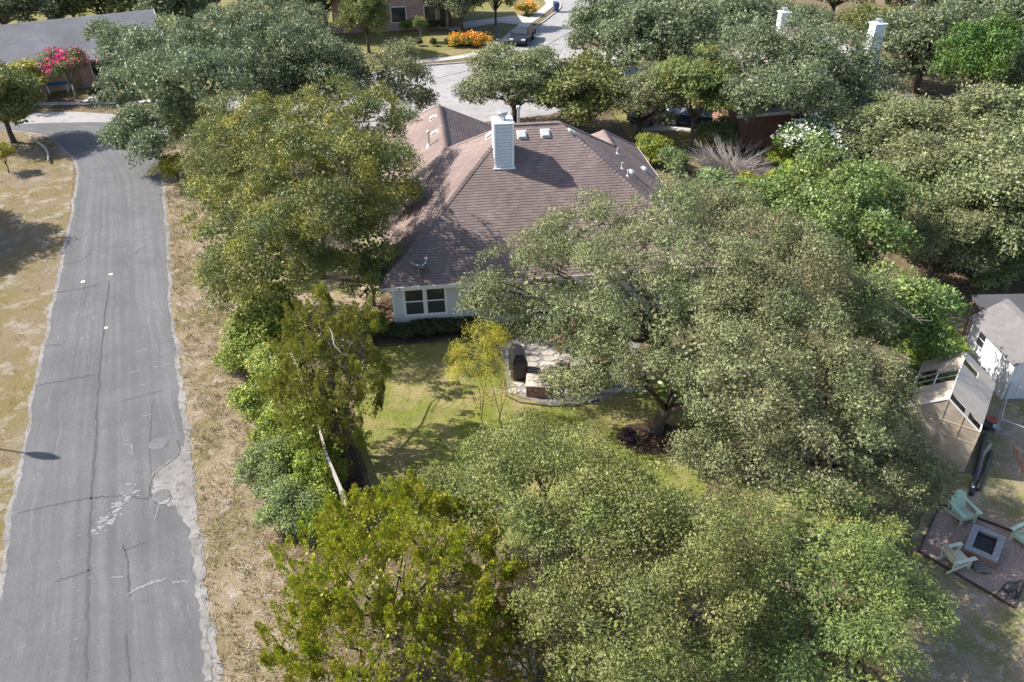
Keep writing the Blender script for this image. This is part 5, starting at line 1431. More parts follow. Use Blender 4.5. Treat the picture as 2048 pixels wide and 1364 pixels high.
custom_tree('live_oak', 'grey green live oak standing in the round mulch bed on the lawn', (5.61, 23.80), [(5.16, 21.36, 4.80, 1.06), (6.52, 21.59, 5.60, 1.73), (7.12, 19.01, 6.00, 1.72), (6.22, 19.44, 5.00, 1.31), (4.59, 22.11, 4.00, 0.76), (8.70, 21.26, 5.80, 1.70)], 'oak', .26, 1.8, .09, .42, zmin=-.25, seed=13)
custom_tree('live_oak', 'broad live oak left of the greenhouse', (10.97, 20.51), [(9.27, 19.52, 5.10, 1.90), (10.93, 19.48, 3.90, 1.76), (12.32, 19.11, 2.90, 1.39), (8.93, 16.90, 4.80, 1.50), (7.90, 17.67, 4.60, 1.40), (12.96, 18.51, 2.30, 0.87), (11.46, 20.40, 4.80, 1.13), (6.92, 18.13, 4.00, 0.94), (6.07, 18.33, 3.20, 0.81), (11.10, 17.39, 3.20, 1.00)], 'oak', .26, 1.7, .09, .42, zmin=-.25, seed=14)
custom_tree('live_oak', 'live oak with rounded crown at the lower end of the lawn', (0.99, 16.84), [(-0.63, 17.98, 3.50, 1.13), (0.75, 18.24, 3.70, 1.08), (1.97, 16.49, 4.40, 1.17), (-0.89, 16.33, 3.80, 1.22), (0.70, 15.03, 5.20, 1.52), (2.19, 14.12, 5.40, 1.33), (3.64, 15.98, 4.00, 0.93), (4.21, 14.86, 4.20, 0.89), (-2.21, 17.95, 2.60, 0.66)], 'oakgreen', .24, 1.6, .074, .46, cover=1.2, fill=.46, zmin=-.25, seed=15)
custom_tree('live_oak', 'large green oak crown at the bottom edge between juniper and broad leaved tree', (3.65, 13.09), [(1.88, 13.05, 4.60, 1.42), (3.28, 12.84, 5.20, 1.51), (4.92, 13.63, 5.00, 1.44), (2.46, 11.03, 5.20, 1.50), (4.12, 11.13, 5.40, 1.39), (1.15, 12.71, 3.40, 0.95), (3.33, 10.44, 4.40, 1.39), (5.48, 12.56, 4.60, 1.12), (1.92, 11.30, 3.20, 1.02), (4.86, 10.95, 3.80, 0.98)], 'oakgreen', .24, 1.4, .070, .44, cover=1.2, fill=.46, zmin=-.2, seed=16)
custom_tree('broadleaf_tree', 'lighter green layered tree at the bottom right beside the fire pit', (9.24, 13.03), [(7.57, 14.39, 4.20, 1.22), (9.26, 15.17, 3.80, 1.24), (10.61, 15.14, 2.70, 1.16), (7.72, 12.86, 4.20, 1.55), (9.35, 13.08, 3.10, 1.24), (6.73, 11.51, 4.00, 1.24), (8.03, 11.04, 3.80, 1.28), (10.79, 13.99, 2.20, 0.66), (6.67, 12.95, 4.00, 0.94)], 'pistache', .20, 1.3, .095, .38, cover=1.1, seed=17, style='layer', asp=.38, gap=.2)
J = dict(leaf=.078, clump=.40, cover=1.0, fill=.46, style='plume', bark='bark', q=.85, inner=26, sub=6, asp=.42)
custom_tree('juniper', 'yellow green juniper with upright plumes at the bottom left of the oaks', (-3.87, 14.86), [(-5.51, 15.22, 2.60, 1.19), (-4.46, 16.06, 3.00, 1.22), (-3.00, 16.09, 3.20, 1.30), (-1.72, 15.29, 3.30, 1.26), (-4.29, 13.54, 3.40, 1.36), (-2.91, 13.76, 3.80, 1.46), (-1.43, 13.67, 3.20, 1.21), (-5.61, 14.00, 2.20, 0.88), (-0.78, 16.47, 2.40, 0.75), (-4.92, 17.12, 2.40, 0.70), (-0.53, 14.72, 2.60, 0.92), (-0.25, 13.62, 2.20, 0.78), (-1.22, 12.87, 2.60, 0.99)], 'juniper', .09, .7, seed=21, **J)
custom_tree('juniper', 'yellow green juniper cut off by the bottom edge beside the stony verge', (-4.36, 13.16), [(-5.69, 12.97, 2.00, 0.95), (-4.35, 12.53, 2.60, 1.18), (-3.03, 12.53, 3.00, 1.27), (-1.85, 12.51, 2.60, 1.18), (-4.74, 11.61, 2.20, 1.05), (-3.05, 11.34, 2.60, 1.27), (-1.62, 11.51, 2.20, 1.04)], 'juniper', .085, .6, seed=22, **J)
custom_tree('juniper', 'small bright juniper over the leaning grey boards at the bottom', (0.56, 13.12), [(0.34, 13.02, 1.40, 0.62), (1.07, 12.55, 1.20, 0.59), (-0.26, 13.60, 1.90, 0.57), (-0.52, 12.36, 1.40, 0.61)], 'juniper', .08, .4, seed=23, **J)
t_, lb = custom_tree('cedar', 'leaning yellowish cedar with a bleached dead branch on the left side of the lawn', (-6.34, 22.44), [(-7.34, 24.39, 4.60, 1.02), (-6.51, 23.83, 4.20, 1.27), (-7.27, 22.85, 3.80, 1.28), (-5.78, 23.22, 3.40, 1.30), (-6.84, 21.87, 3.00, 1.37), (-5.58, 22.49, 2.60, 1.08), (-6.19, 21.96, 2.00, 1.18), (-5.42, 24.03, 2.80, 0.82), (-8.09, 23.00, 2.80, 0.98), (-7.19, 25.45, 4.80, 0.68), (-6.06, 27.18, 3.00, 0.69), (-7.81, 24.11, 3.80, 0.92)], 'cedar', .11, 2.0, .085, .38, 1.0, .45, 24, 'plume', 'bark', .85, 20, 5, .42)
dbp = [(-6.46, 23.22, 5.00), (-6.22, 22.95, 4.80), (-6.09, 22.48, 4.60), (-5.86, 22.31, 4.40), (-5.49, 22.41, 4.00)]
dbx, dby = t_.location.x, t_.location.y
MB().tube([(x - dbx, y - dby, z + .55) for x, y, z in dbp], [.008, .015, .018, .014, .006], 5).build('dead_branch', 'deadwood', t_)
E_ = dict(leaf=.108, clump=.46, cover=1.2, bark='barkgrey', zmin=-.3, gap=.12)
custom_tree('elm', 'large yellow tinged elm against the left side of the brown roof', (-9.84, 36.20), [(-11.53, 38.91, 6.80, 1.90), (-9.13, 38.44, 7.20, 2.07), (-7.08, 39.31, 6.80, 1.92), (-9.33, 33.49, 7.00, 2.10), (-6.94, 33.15, 7.00, 2.31), (-5.89, 36.68, 5.80, 1.45), (-5.47, 36.45, 4.20, 0.94), (-8.20, 31.39, 5.80, 1.93), (-6.57, 33.32, 5.00, 1.41), (-13.29, 39.19, 5.80, 1.79)], 'elm', .2, 2.6, seed=31, **E_)
custom_tree('elm', 'yellow tinged elm beside the straw verge, left of the big elm', (-11.78, 33.50), [(-12.93, 33.50, 4.60, 1.84), (-10.97, 33.62, 5.40, 2.00), (-11.96, 31.11, 3.80, 1.76), (-9.91, 30.49, 4.60, 1.93), (-12.86, 30.90, 2.40, 1.03), (-10.63, 30.06, 3.00, 1.44), (-8.94, 30.74, 3.60, 1.14), (-14.75, 36.95, 4.20, 1.15)], 'elm', .15, 1.8, seed=32, **E_)
custom_tree('elm', 'small yellowing elm beside the lower left roof corner', (-6.76, 33.33), [(-6.43, 32.64, 4.00, 1.28), (-5.90, 32.24, 3.00, 0.82), (-6.98, 31.79, 3.00, 0.95), (-6.39, 31.36, 2.20, 0.86)], 'elm', .09, 1.4, seed=33, **E_)
custom_tree('live_oak', 'green live oak between the road and the yellowing elms', (-18.29, 44.62), [(-16.20, 41.83, 4.60, 1.37), (-15.81, 42.97, 5.20, 1.66), (-14.69, 44.26, 5.60, 1.55), (-16.35, 40.08, 3.40, 1.18), (-14.82, 39.19, 4.60, 1.61)], 'oakgreen', .16, 1.6, seed=34, **E_)
F_ = dict(leaf=.165, clump=.6, cover=1.3, fill=.55, zmin=-.3)
custom_tree('live_oak', 'big grey green oak whose low limb droops over the road', (-22.01, 59.12), [(-23.34, 55.75, 6.50, 2.17), (-26.97, 58.44, 5.50, 2.07), (-20.61, 54.96, 7.00, 2.20), (-21.34, 49.74, 6.00, 2.29), (-17.98, 48.32, 6.60, 2.22), (-25.62, 53.49, 4.60, 1.67), (-24.29, 50.89, 3.00, 1.11), (-25.44, 50.35, 2.20, 0.78), (-22.56, 48.40, 2.40, 0.88), (-21.17, 50.09, 4.00, 1.59), (-31.39, 65.36, 5.00, 1.26)], 'oakgrey', .34, 2.2, seed=35, sub=6, **F_)
custom_tree('live_oak', 'grey oak behind the big elm at the upper left middle', (-18.65, 61.67), [(-19.56, 59.50, 7.00, 2.35), (-16.57, 57.52, 7.00, 2.56), (-14.04, 54.94, 6.40, 2.21), (-17.58, 52.92, 6.00, 2.15), (-15.07, 52.92, 5.40, 2.10), (-14.89, 62.15, 6.60, 1.71)], 'oakgrey', .3, 2.2, seed=36, **F_)
custom_tree('live_oak', 'grey oak beside the peak of the brown roof, left one of the pair', (-14.51, 61.56), [(-14.05, 53.82, 4.80, 1.88), (-12.11, 54.17, 6.00, 1.86), (-11.70, 52.76, 4.60, 1.72), (-11.12, 54.65, 5.20, 1.42), (-15.56, 53.84, 3.80, 1.42)], 'oakgrey', .24, 2.0, seed=37, sub=6, **F_)
custom_tree('live_oak', 'dark open oak beside the peak of the brown roof, before the pale street', (-9.20, 61.78), [(-9.59, 54.26, 4.80, 1.42), (-7.80, 53.84, 5.40, 1.53), (-6.68, 55.07, 4.20, 1.30), (-8.94, 53.65, 3.80, 1.28), (-6.12, 55.57, 3.00, 0.84), (-7.76, 58.09, 5.60, 0.85)], 'oak', .2, 1.8, seed=38, sub=8, inner=7, leaf=.16, clump=.5, cover=1.0, fill=.5)
custom_tree('live_oak', 'grey oak with a long curved limb below the tall white chimney', (20.04, 57.61), [(14.56, 54.58, 5.00, 2.10), (16.91, 54.17, 6.40, 2.38), (19.58, 53.31, 6.60, 2.41), (22.44, 53.36, 5.60, 2.24), (15.26, 50.42, 4.60, 1.97), (17.94, 49.27, 5.40, 2.23), (21.88, 51.92, 4.40, 1.83), (25.00, 54.44, 3.60, 1.44), (13.54, 53.66, 3.60, 1.42)], 'oakgrey', .26, 1.8, seed=39, sub=6, **F_)
custom_tree('broadleaf_tree', 'glossy green tree right of the brown roof with pale bare branches', (17.11, 35.47), [(13.09, 35.17, 4.60, 1.48), (14.56, 35.05, 5.40, 1.55), (15.60, 32.89, 5.60, 1.56), (13.57, 31.22, 5.20, 1.56), (15.15, 30.56, 4.80, 1.41), (12.94, 32.67, 4.00, 1.18), (17.40, 33.53, 4.80, 1.19), (14.79, 30.45, 3.40, 1.18)], 'broad', .18, 2.0, .17, .5, 1.2, .55, 40, bark='barkgrey', sub=7)
custom_tree('broadleaf_tree', 'green tree left of the shed with bleached dead branches', (17.36, 29.18), [(13.81, 26.96, 4.00, 1.11), (14.78, 26.32, 4.60, 1.20), (16.04, 26.17, 4.00, 1.05), (14.82, 25.99, 3.20, 1.14), (16.45, 25.86, 2.80, 0.90), (13.57, 26.62, 2.80, 0.92)], 'broad', .15, 1.6, .15, .42, 1.2, .55, 41, bark='barkgrey', sub=7)
for i, br in enumerate([[(14.38, 26.03, 4.60), (14.50, 25.16, 4.60), (14.95, 24.85, 4.40)], [(14.48, 25.65, 4.70), (14.66, 25.07, 4.70), (15.14, 24.57, 4.40)]]):
    par = bpy.data.objects['broadleaf_tree.002']
    px_, py_ = par.location.x, par.location.y
    mb = MB().tube([(x - px_, y - py_, z) for x, y, z in br], [.022, .018, .006], 5)
    for k in range(5):
        f = .25 + .15 * k; o = Vector(br[1]).lerp(Vector(br[2]), f) - Vector((px_, py_, 0))
        mb.tube([o, o + Vector((random.uniform(-.2, .45), random.uniform(-.4, .3), random.uniform(-.05, .2)))], [.009, .004], 4)
    mb.build('dead_branch', 'deadwood', par)

# prototypes that are copied; reference radius and height
PROTO = {}
def proto(key, name, r, h, z0, n, mat, r0, fork, seed, bark='bark', sub=4, **kw):
    lb = dome_lobes(r * .82, z0, h - .3, n, seed)
    PROTO[key] = (name, trunk_mesh('trunk', (0, 0, 0), lb, r0, fork, bark, seed, sub), crown('crown', roughen(lb, seed, 4), mat, seed=seed, core=lb, **kw), r, h, lb)
FAR = dict(leaf=.22, clump=.7, cover=1.3, fill=.6, inner=9)
for i in range(3): proto('far%d' % i, 'live_oak', 4.5, 7.2, 0.9, 14, 'oakgrey', .25, 2.0, 60 + i, **FAR)
for i in range(2): proto('farg%d' % i, 'live_oak', 4.2, 7.0, 0.9, 13, 'oakgreen', .22, 2.0, 70 + i, **FAR)
for i in range(2): proto('mid%d' % i, 'live_oak', 4.2, 6.8, 0.9, 14, 'oak', .24, 1.9, 80 + i, leaf=.155, clump=.55, fill=.5, inner=10)
proto('vivid', 'maple_tree', 3.0, 6.2, 1.4, 10, 'vivid', .15, 1.8, 90, leaf=.17, clump=.45, fill=.6, inner=10)
proto('pistache', 'broadleaf_tree', 3.2, 6.5, 2.2, 9, 'pistache', .14, 2.2, 91, leaf=.2, clump=.5, fill=.6, inner=9, style='layer', asp=.4)
proto('crape', 'crape_myrtle', 1.8, 4.2, 1.6, 8, 'broad', .09, 1.2, 92, 'barkgrey', leaf=.13, clump=.32, fill=.5, inner=8)
proto('gold', 'sapling', 1.5, 3.2, .8, 7, 'gold', .06, .9, 93, leaf=.12, clump=.28, fill=.5, inner=6)
proto('shrub0', 'shrub', 1.2, 1.9, .1, 8, 'shrub', .05, .3, 94, leaf=.10, clump=.24, fill=.6, inner=12, zmin=-.7)
proto('shrub1', 'shrub', 1.2, 1.9, .1, 8, 'silver', .05, .3, 95, leaf=.075, clump=.22, fill=.6, inner=12, zmin=-.7)
proto('shrub2', 'shrub', 1.2, 2.1, .1, 9, 'shrub', .05, .3, 96, leaf=.14, clump=.28, fill=.6, inner=12, zmin=-.7, style='layer', asp=.36)
proto('pale', 'shrub', 1.3, 2.0, .1, 8, 'pale', .05, .3, 97, leaf=.12, clump=.26, fill=.6, inner=12, zmin=-.7)
proto('hedge', 'hedge_shrub', .55, .95, .02, 6, 'hedge', .03, .15, 98, leaf=.07, clump=.13, fill=.7, inner=26, zmin=-.8)

def plant(key, label, x, y, r, h, rot=0.0, group=None, cat='tree', name=None):
    nm, tm, cm, pr_, ph, lb = PROTO[key]
    t = thing(name or nm, label, cat, (x, y, 0), rot, group)
    t.scale = (r / pr_, r / pr_, h / ph)
    link('trunk', tm, t); link('crown', cm, t)
    return t

OAKS = 'live oaks round the houses'
rows = [
 ('far0', 'dark oak behind the grey roof at the far upper left corner', -52.02, 86.39, 5.5, 7.0), ('far1', 'oak behind the middle of the grey roof', -46.85, 87.04, 5.8, 7.0), ('farg0', 'oak behind the right half of the grey roof', -42.24, 88.59, 5.4, 6.6),
 ('far2', 'oak behind the grey roof gable at the top edge', -33.06, 86.56, 5.2, 6.6), ('far1', 'oak at the top edge left of the brick house', -24.79, 90.17, 5.8, 8.0), ('far0', 'dark oak at the top edge nearest the brick house wall', -19.45, 89.09, 5.4, 8.0),
 ('farg1', 'separate oak on the far front lawn with a thin trunk', -13.81, 80.76, 3.1, 6.6), ('far2', 'oak over the driveway before the brick house', -4.98, 88.57, 4.0, 6.4), ('farg0', 'dark oak on the verge beside the far kerb', -1.45, 91.14, 2.6, 6.2),
 ('mid0', 'rounded oak between the brown roof and the pale street', 0.37, 58.99, 5.0, 5.9), ('farg1', 'brighter green oak right of the chimney before the street', 4.98, 57.35, 4.7, 5.6),
 ('far1', 'oak at the top right of the street', 8.95, 74.10, 4.6, 6.6), ('far0', 'tall oak top right of the street, behind the driveway', 12.13, 66.56, 5.6, 7.6), ('mid1', 'oak shading the silver car', 9.24, 55.98, 4.2, 5.4),
 ('far2', 'grey oak left of the small far chimney', 18.47, 70.67, 6.0, 7.0), ('far1', 'oak before the far pale roof', 23.90, 73.64, 5.0, 5.6), ('farg0', 'green oak between the two white chimneys', 33.05, 75.00, 4.0, 5.4),
 ('far0', 'grey oak right of the tall white chimney', 33.89, 66.62, 5.6, 7.0), ('far2', 'grey oak behind the vivid green tree', 41.33, 76.44, 5.0, 7.6), ('far1', 'grey oak at the upper right corner', 43.91, 71.43, 5.2, 7.4), ('far0', 'oak against the right edge beside the vivid green tree', 38.48, 57.36, 4.6, 7.0),
 ('mid0', 'olive oak below the vivid green tree', 25.59, 46.29, 5.0, 6.0), ('mid1', 'olive oak right of the white flowering tree', 22.44, 47.93, 4.6, 5.6), ('mid1', 'olive oak at the right edge above the shed', 28.60, 42.97, 5.8, 7.4), ('mid0', 'dense oak just above the lean-to roof', 24.48, 35.59, 5.0, 7.0),
 ('mid1', 'oak between the glossy green tree and the right edge oak', 23.12, 39.24, 5.0, 6.4), ('farg1', 'oak cut off by the right edge behind the shed', 27.27, 35.29, 4.0, 6.6), ('far1', 'far oak at the top edge right of the street', 14.07, 85.95, 4.6, 7.2), ('far2', 'far oak at the top edge beside the red roof', 21.44, 88.94, 4.4, 6.6), ('far0', 'far oak at the top edge above the white chimney', 34.85, 90.72, 4.4, 7.0), ('farg1', 'far oak at the top right edge', 49.77, 87.90, 5.0, 7.4)]
for i, (k, lab, x, y, r, h) in enumerate(rows): plant(k, lab, x, y, r, h, i * 1.37, OAKS)
plant('mid0', 'low oak filling the gap between the glossy green tree and the lean-to', 20.85, 34.64, 3.2, 4.8, 2.3, OAKS)
plant('far1', 'oak beyond the left edge whose shadow darkens the golden verge', -34.6, 41.0, 4.6, 7.2, .3, OAKS)
plant('vivid', 'dense vivid green round tree at the upper right', 32.80, 57.07, 3.4, 8.2, .5)
plant('pistache', 'layered green tree over the thin trunk beside the navy car', 12.50, 53.43, 3.4, 7.2, 1.1)
plant('farg1', 'dark leafy tree at the left edge above the dry verge', -36.34, 56.59, 3.7, 5.8, 2.0)
plant('gold', 'yellow green bushy tree at the left edge before the grey roof', -40.26, 65.36, 3.2, 3.6, .4, cat='tree', name='bushy_tree')
plant('gold', 'small yellow green sapling at the left edge below the dark leafy tree', -33.74, 50.86, 1.0, 2.2, 1.4)
plant('gold', 'yellow sapling at the road edge between big oak and green oak', -20.74, 51.28, 2.0, 4.6, 2.2)
plant('gold', 'low yellow sapling at the road edge beside the green oak', -21.30, 48.22, 1.5, 2.3, 3.0)
cm = plant('crape', 'crape myrtle with pink blossom before the grey roofed house', -36.37, 66.98, 2.4, 4.1, .3)
link('blossom', blossoms('blossom', PROTO['crape'][5], 'pink', 9.0, 18, .14, 5, .2), cm)
cm = plant('crape', 'crape myrtle with white blossom right of the bare grey shrub', 18.82, 47.45, 2.7, 4.3, 1.3)
link('blossom', blossoms('blossom', PROTO['crape'][5], 'whiteflower', 7, 18, .14, 6, -.1), cm)
cm = plant('crape', 'far crape myrtle with pink blossom at the top right', 40.29, 88.25, 1.5, 4.0, 2.3)
link('blossom', blossoms('blossom', PROTO['crape'][5], 'pink', 5.0, 12, .14, 7, .2), cm)
cm = plant('crape', 'small crape myrtle with faded red blossom before the brick house', -9.07, 84.90, .9, 2.6, 2.3)
link('blossom', blossoms('blossom', PROTO['crape'][5], 'orange', 2.0, 10, .12, 8, .3), cm)
SH = 'shrubs along the yard fence'
srows = [('shrub2', 'leafy shrub on the verge side, above the low yellow green shrub', -11.46, 29.15, 1.1, 1.7), ('shrub0', 'green shrub filling the gap below the layered shrub', -9.27, 25.47, 1.1, 1.8), ('shrub0', 'green shrub above the upper silvery shrub', -8.83, 22.75, 1.2, 1.7), ('shrub2', 'green shrub between the lower silvery shrub and the fence', -7.11, 19.88, 1.0, 1.6), ('shrub0', 'green shrub against the fence just above its pale visible top', -7.44, 22.04, .95, 2.1), ('shrub2', 'green shrub against the fence beside the cedar trunk', -8.22, 23.81, 1.1, 2.2), ('shrub2', 'bright shrub at the fence below the big elm', -11.27, 30.02, 1.4, 2.3), ('shrub0', 'low yellow green shrub on the verge side, left of the cedar', -11.73, 28.17, 1.2, 1.4), ('shrub2', 'layered shrub against the fence left of the cedar', -9.96, 27.35, 1.2, 1.9),
 ('shrub0', 'rounded green shrub on the verge below the layered shrub', -10.01, 25.00, 1.5, 1.7), ('shrub2', 'green shrub at the foot of the cedar by the fence', -8.59, 24.05, 1.3, 1.7), ('shrub0', 'yellow green shrub before the pale fence top', -7.84, 21.91, 1.4, 1.9),
 ('shrub1', 'silvery shrub on the verge, upper of the two', -8.80, 21.26, 1.5, 1.6), ('shrub1', 'silvery shrub on the verge, lower of the two next to the juniper', -7.49, 19.06, 1.4, 1.6), ('shrub0', 'green shrub right against the pale fence top', -6.84, 20.60, 1.15, 2.0), ('shrub2', 'dark leafy shrub under the big elm near the verge', -11.45, 32.13, 1.4, 2.2), ('shrub0', 'green shrub between fence and juniper', -6.31, 18.71, .9, 1.5)]
for i, (k, lab, x, y, r, h) in enumerate(srows): plant(k, lab, x, y, r, h, i * 1.1, SH, 'shrub')
plant('shrub0', 'bright green shrub beside the lower left house corner', -6.46, 30.68, .95, 1.3, .2, cat='shrub')
plant('pale', 'pale green shrub left of the bare grey shrub behind the house', 14.41, 53.86, 1.7, 2.4, .7, cat='shrub')
plant('pale', 'pale green shrub below the bare grey shrub', 12.20, 44.35, 2.0, 2.4, 1.7, cat='shrub')
plant('pale', 'pale shrub right beside the right roof edge', 10.66, 49.43, 1.3, 2.0, 2.7, cat='shrub')
plant('shrub2', 'tall green shrub at the back right corner of the brown roof', 9.44, 51.19, 1.2, 2.6, 2.9, cat='shrub')
os_ = plant('shrub0', 'shrub with coral blossom below the white flowering tree', 14.64, 45.02, 1.5, 2.0, 2.2, cat='shrub')
link('blossom', blossoms('blossom', PROTO['shrub0'][5], 'orange', 1.2, 12, .10, 9, .2), os_)
plant('shrub2', 'broad green shrub below the white flowering tree', 17.58, 44.60, 2.0, 3.0, 1.9, cat='shrub')
plant('shrub0', 'dense green shrub under the trees left of the shed', 17.90, 27.84, 1.6, 2.2, .9, cat='shrub')
plant('shrub2', 'leafy green shrub before the dark brick wall, right of the bare shrub', 18.13, 49.69, 1.5, 2.2, .3, cat='shrub')
plant('shrub0', 'large rounded shrub under the oaks above the lean-to', 23.04, 37.23, 2.2, 2.8, 1.2, cat='shrub')
plant('shrub2', 'leafy shrub under the oaks at the left of the rounded shrub', 21.66, 38.38, 2.0, 2.6, 2.2, cat='shrub')
plant('pale', 'pale shrub under the right edge oaks above the shed', 23.85, 35.09, 2.0, 2.4, .2, cat='shrub')
plant('shrub2', 'green shrub behind the greenhouse', 16.52, 25.60, 1.3, 1.8, .3, cat='shrub')
HG = 'clipped hedge shrubs below the white wall'
for i, (px, py) in enumerate([(-5.18, 30.66), (-4.59, 30.77), (-4.00, 30.85), (-3.40, 30.96), (-2.80, 31.04), (-2.19, 31.11), (-1.59, 31.23)]):
    plant('hedge', ['leftmost hedge shrub below the window', 'second hedge shrub from the left below the window', 'third hedge shrub from the left below the window', 'fourth hedge shrub from the left, under the right window edge', 'fifth hedge shrub from the left, beside the white siding', 'sixth hedge shrub from the left, beside the white siding', 'rightmost hedge shrub behind the feathery yellow tree'][i], px, py, .62, .85, i * .9, HG, 'shrub')
# orange flower beds on the far lawn
for i, (px, py, r, h, lab) in enumerate([(-5.24, 83.16, 1.1, 1.2, 'orange flowering bush, left part of the large bed on the far lawn'), (-3.97, 83.12, 1.2, 1.3, 'orange flowering bush, middle of the large bed on the far lawn'), (-2.86, 83.08, 1.1, 1.2, 'orange flowering bush, right part of the large bed on the far lawn'), (1.94, 96.86, 1.4, 1.5, 'orange flowering bush by the sidewalk at the top of the street')]):
    o = plant('shrub0', lab, px, py, r, h, i * 1.3, 'orange flowering bushes', 'shrub', 'flowering_bush')
    link('blossom', blossoms('blossom', PROTO['shrub0'][5], 'orange', 18, 10, .17, 30 + i, .0), o)
for i, (px, py, lab) in enumerate([(-10.53, 84.14, 'small reddish shrub, first of the row on the far lawn'), (-9.13, 83.30, 'small reddish shrub, second of the row on the far lawn'), (-7.66, 83.25, 'small reddish shrub, third of the row on the far lawn'), (-6.19, 83.20, 'small reddish shrub, fourth of the row beside the orange bed')]):
    o = plant('hedge', lab, px, py, .4, 1.0, i, 'row of small shrubs on the far lawn', 'shrub')
for i, (px, py, r, lab) in enumerate([(-10.83, 90.11, 1.3, 'rounded shrub before the left of the brick house wall'), (-8.32, 90.48, 1.2, 'dark shrub before the brick house recess')]):
    plant('shrub0' if i == 0 else 'hedge', lab, px, py, r, 1.4, i, None, 'shrub')
plant('hedge', 'dark low shrub beside the front path of the grey roofed house', -34.13, 67.05, 1.1, 1.2, 0, None, 'shrub')
# feathery yellow trees on the lawn
for k, (b_, lobes_, lab) in enumerate([((-1.13, 23.71), [(-1.63, 24.57, 2.00, 0.69), (-1.34, 25.30, 2.90, 0.70), (-1.05, 25.77, 3.40, 0.50), (-1.95, 25.29, 2.20, 0.55), (-1.55, 24.21, 1.30, 0.58)], 'feathery yellow young tree with forked stem on the lawn'), ((-0.44, 24.06), [(-0.76, 24.80, 2.30, 0.66), (-0.48, 24.31, 1.70, 0.46), (-0.76, 25.49, 3.00, 0.58)], 'feathery yellow young tree beside the grill, right one of the pair')]):
    custom_tree('feathery_tree', lab, b_, lobes_, 'yellow', .035, .55, .10, .26, 1.1, .32, 50 + k, 'feather', 'bark', 1.15, 0, 9, .22)
# bare grey shrub
bs = thing('bare_shrub', 'leafless grey shrub right of the brown roof', 'shrub', (14.52, 49.51, 0))
mb = MB(); rnd = random.Random(4)
for k in range(230):
    a = rnd.uniform(0, 6.28); e = rnd.uniform(.15, .95); L_ = rnd.uniform(1.8, 3.2)
    d = Vector((math.cos(a) * math.cos(e) * 1.25, math.sin(a) * math.cos(e), math.sin(e) * .85))
    p = Vector((rnd.uniform(-.6, .6), rnd.uniform(-.4, .4), 0)); q = p + d * L_ * .5 + Vector((0, 0, .12)); s = p + d * L_
    mb.tube([p, q, s], [.022, .014, .005], 4, False)
    for j in range(6):
        f = rnd.uniform(.35, .95); o = p.lerp(s, f); dd = (d + Vector((rnd.uniform(-.7, .7), rnd.uniform(-.7, .7), rnd.uniform(-.2, .6)))).normalized() * rnd.uniform(.3, .7)
        mb.tube([o, o + dd], [.011, .004], 3, False)
mb.build('stems', 'twig', bs)
# purple plants in the round bed
PP = 'purple foliage plants round the oak trunk'
cx, cy = 5.43, 23.39
for k in range(8):
    t = 2 * math.pi * k / 8 + .5 * math.sin(k * 2.3)
    o = plant('hedge', 'low purple leaved plant in the round mulch bed', cx + 1.0 * math.cos(t), cy + .72 * math.sin(t), .20 + .06 * math.sin(k * 1.9), .26, t, PP, 'plant', 'purple_plant')
    for ch in o.children:
        if ch.name.startswith('crown'):
            me2 = PROTO.get('purple_me')
            if me2 is None:
                me2 = ch.data.copy(); me2.materials.clear(); me2.materials.append(M['purple']); PROTO['purple_me'] = me2
            ch.data = me2

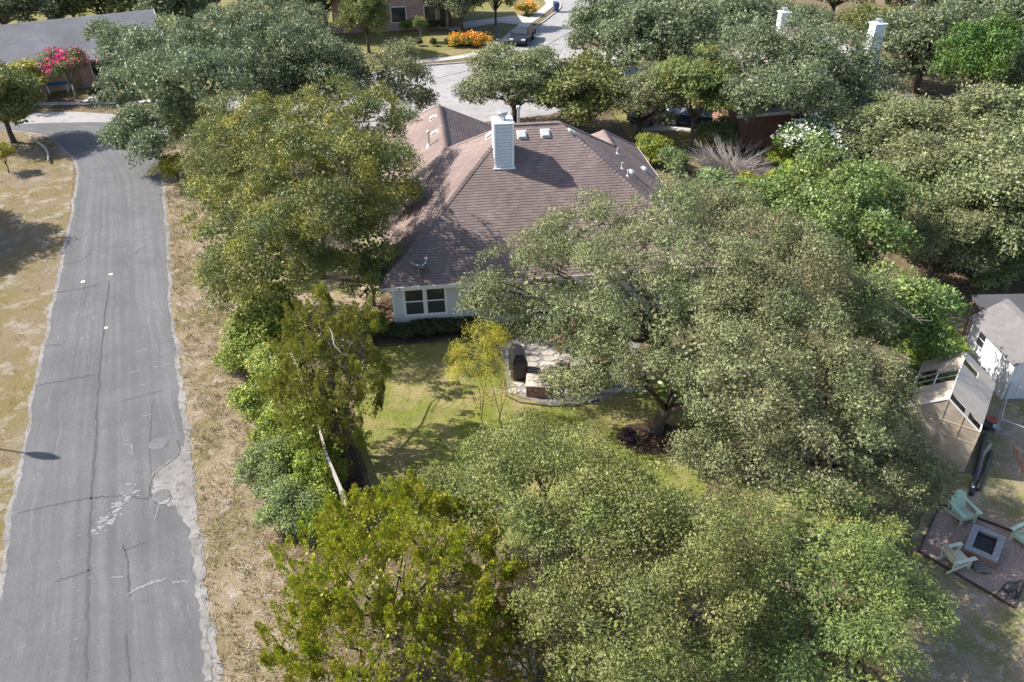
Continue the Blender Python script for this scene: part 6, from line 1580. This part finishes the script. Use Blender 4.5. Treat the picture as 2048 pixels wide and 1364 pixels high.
# ------------------------------------------------------------------ loose grass
def in_poly(P, poly):
    x, y = P[:, 0], P[:, 1]; ins = np.zeros(len(P), bool); n = len(poly)
    for i in range(n):
        (x1, y1), (x2, y2) = poly[i], poly[(i + 1) % n]
        c = ((y1 > y) != (y2 > y)) & (x < (x2 - x1) * (y - y1) / (y2 - y1 + 1e-9) + x1)
        ins ^= c
    return ins
def grass(name, label, poly, n, hmin, hmax, mat, seed, clump=.25, per=7, z=.01, lean=.8):
    rng = np.random.default_rng(seed)
    pa = np.array(poly); lo, hi = pa.min(0), pa.max(0)
    c = rng.uniform(lo, hi, (n, 2)); c = c[in_poly(c, poly)]
    # clumped: thin out by a smooth pattern
    f = np.sin(c[:, 0] * 1.3 + np.sin(c[:, 1] * .9)) * np.sin(c[:, 1] * 1.7 + c[:, 0] * .4) + .55 * np.sin(c[:, 0] * 4.1 + c[:, 1] * 3.3)
    c = c[rng.uniform(-1.3, 1.2, len(c)) < f + .2]
    idx = np.repeat(np.arange(len(c)), per); m = len(idx)
    P = np.concatenate([c[idx] + rng.normal(0, clump * .35, (m, 2)), np.full((m, 1), z)], 1)
    Dv = rng.normal(0, lean, (m, 3)); Dv[:, 2] = np.abs(Dv[:, 2]) * .4 + .7
    L = rng.uniform(hmin, hmax, m)
    V, F = leaves(P, Dv, rng.normal(0, 1, (m, 3)), L, L * .14 + .008, 0)
    o = link(name, np_mesh(name, V, F, mat))
    return tag(o, label, None, None, 'stuff')
VR = [(-7.5, 10), (-8.42, 13.20), (-9.99, 16.96), (-11.64, 21.30), (-12.91, 24.11), (-15.98, 31.76), (-19.45, 40.65), (-22.12, 47.70), (-20.94, 51.00), (-17.15, 41.88), (-13.25, 32.16), (-10.39, 27.35), (-9.67, 22.90), (-7.85, 18.40), (-5.49, 13.17), (-3.6, 10)]
grass('dry_grass', 'dry straw grass growing along the verge right of the road', VR, 26000, .05, .18, 'straw', 1)
VL = [(-40, 10), (-40, 60), (-35.68, 57.62), (-29.93, 52.10), (-25.92, 41.40), (-21.54, 29.77), (-18.68, 22.18), (-14.5, 10)]
grass('dry_grass', 'dry golden grass growing on the verge left of the road', VL, 9000, .04, .14, 'straw', 2)
LW = [(-6.58, 29.94), (-3.75, 30.14), (-1.47, 30.35), (-0.32, 29.25), (-0.27, 26.17), (1.53, 25.32), (4.88, 26.10), (8.91, 23.82), (6.59, 20.07), (-0.46, 17.89), (-4.60, 19.26), (-5.32, 21.22), (-6.27, 23.72), (-6.52, 27.30)]
grass('lawn_grass', 'short green and yellow grass of the back lawn', LW, 6000, .03, .075, 'blade', 3, .3, 8)
BY = [(13.73, 22.60), (18, 24), (30, 26), (30, 12), (12.6, 12), (12.83, 16.13), (13.10, 17.52), (14.93, 19.78)]
grass('sparse_grass', 'sparse grass in the brown yard round the fire pit', [(13, 12), (13.6, 15.2), (15.3, 15.2), (17.7, 17.9), (15.5, 19.8), (17.6, 22.5), (19.6, 25), (30, 25), (30, 12)], 5000, .03, .08, 'blade', 4, .25, 6)
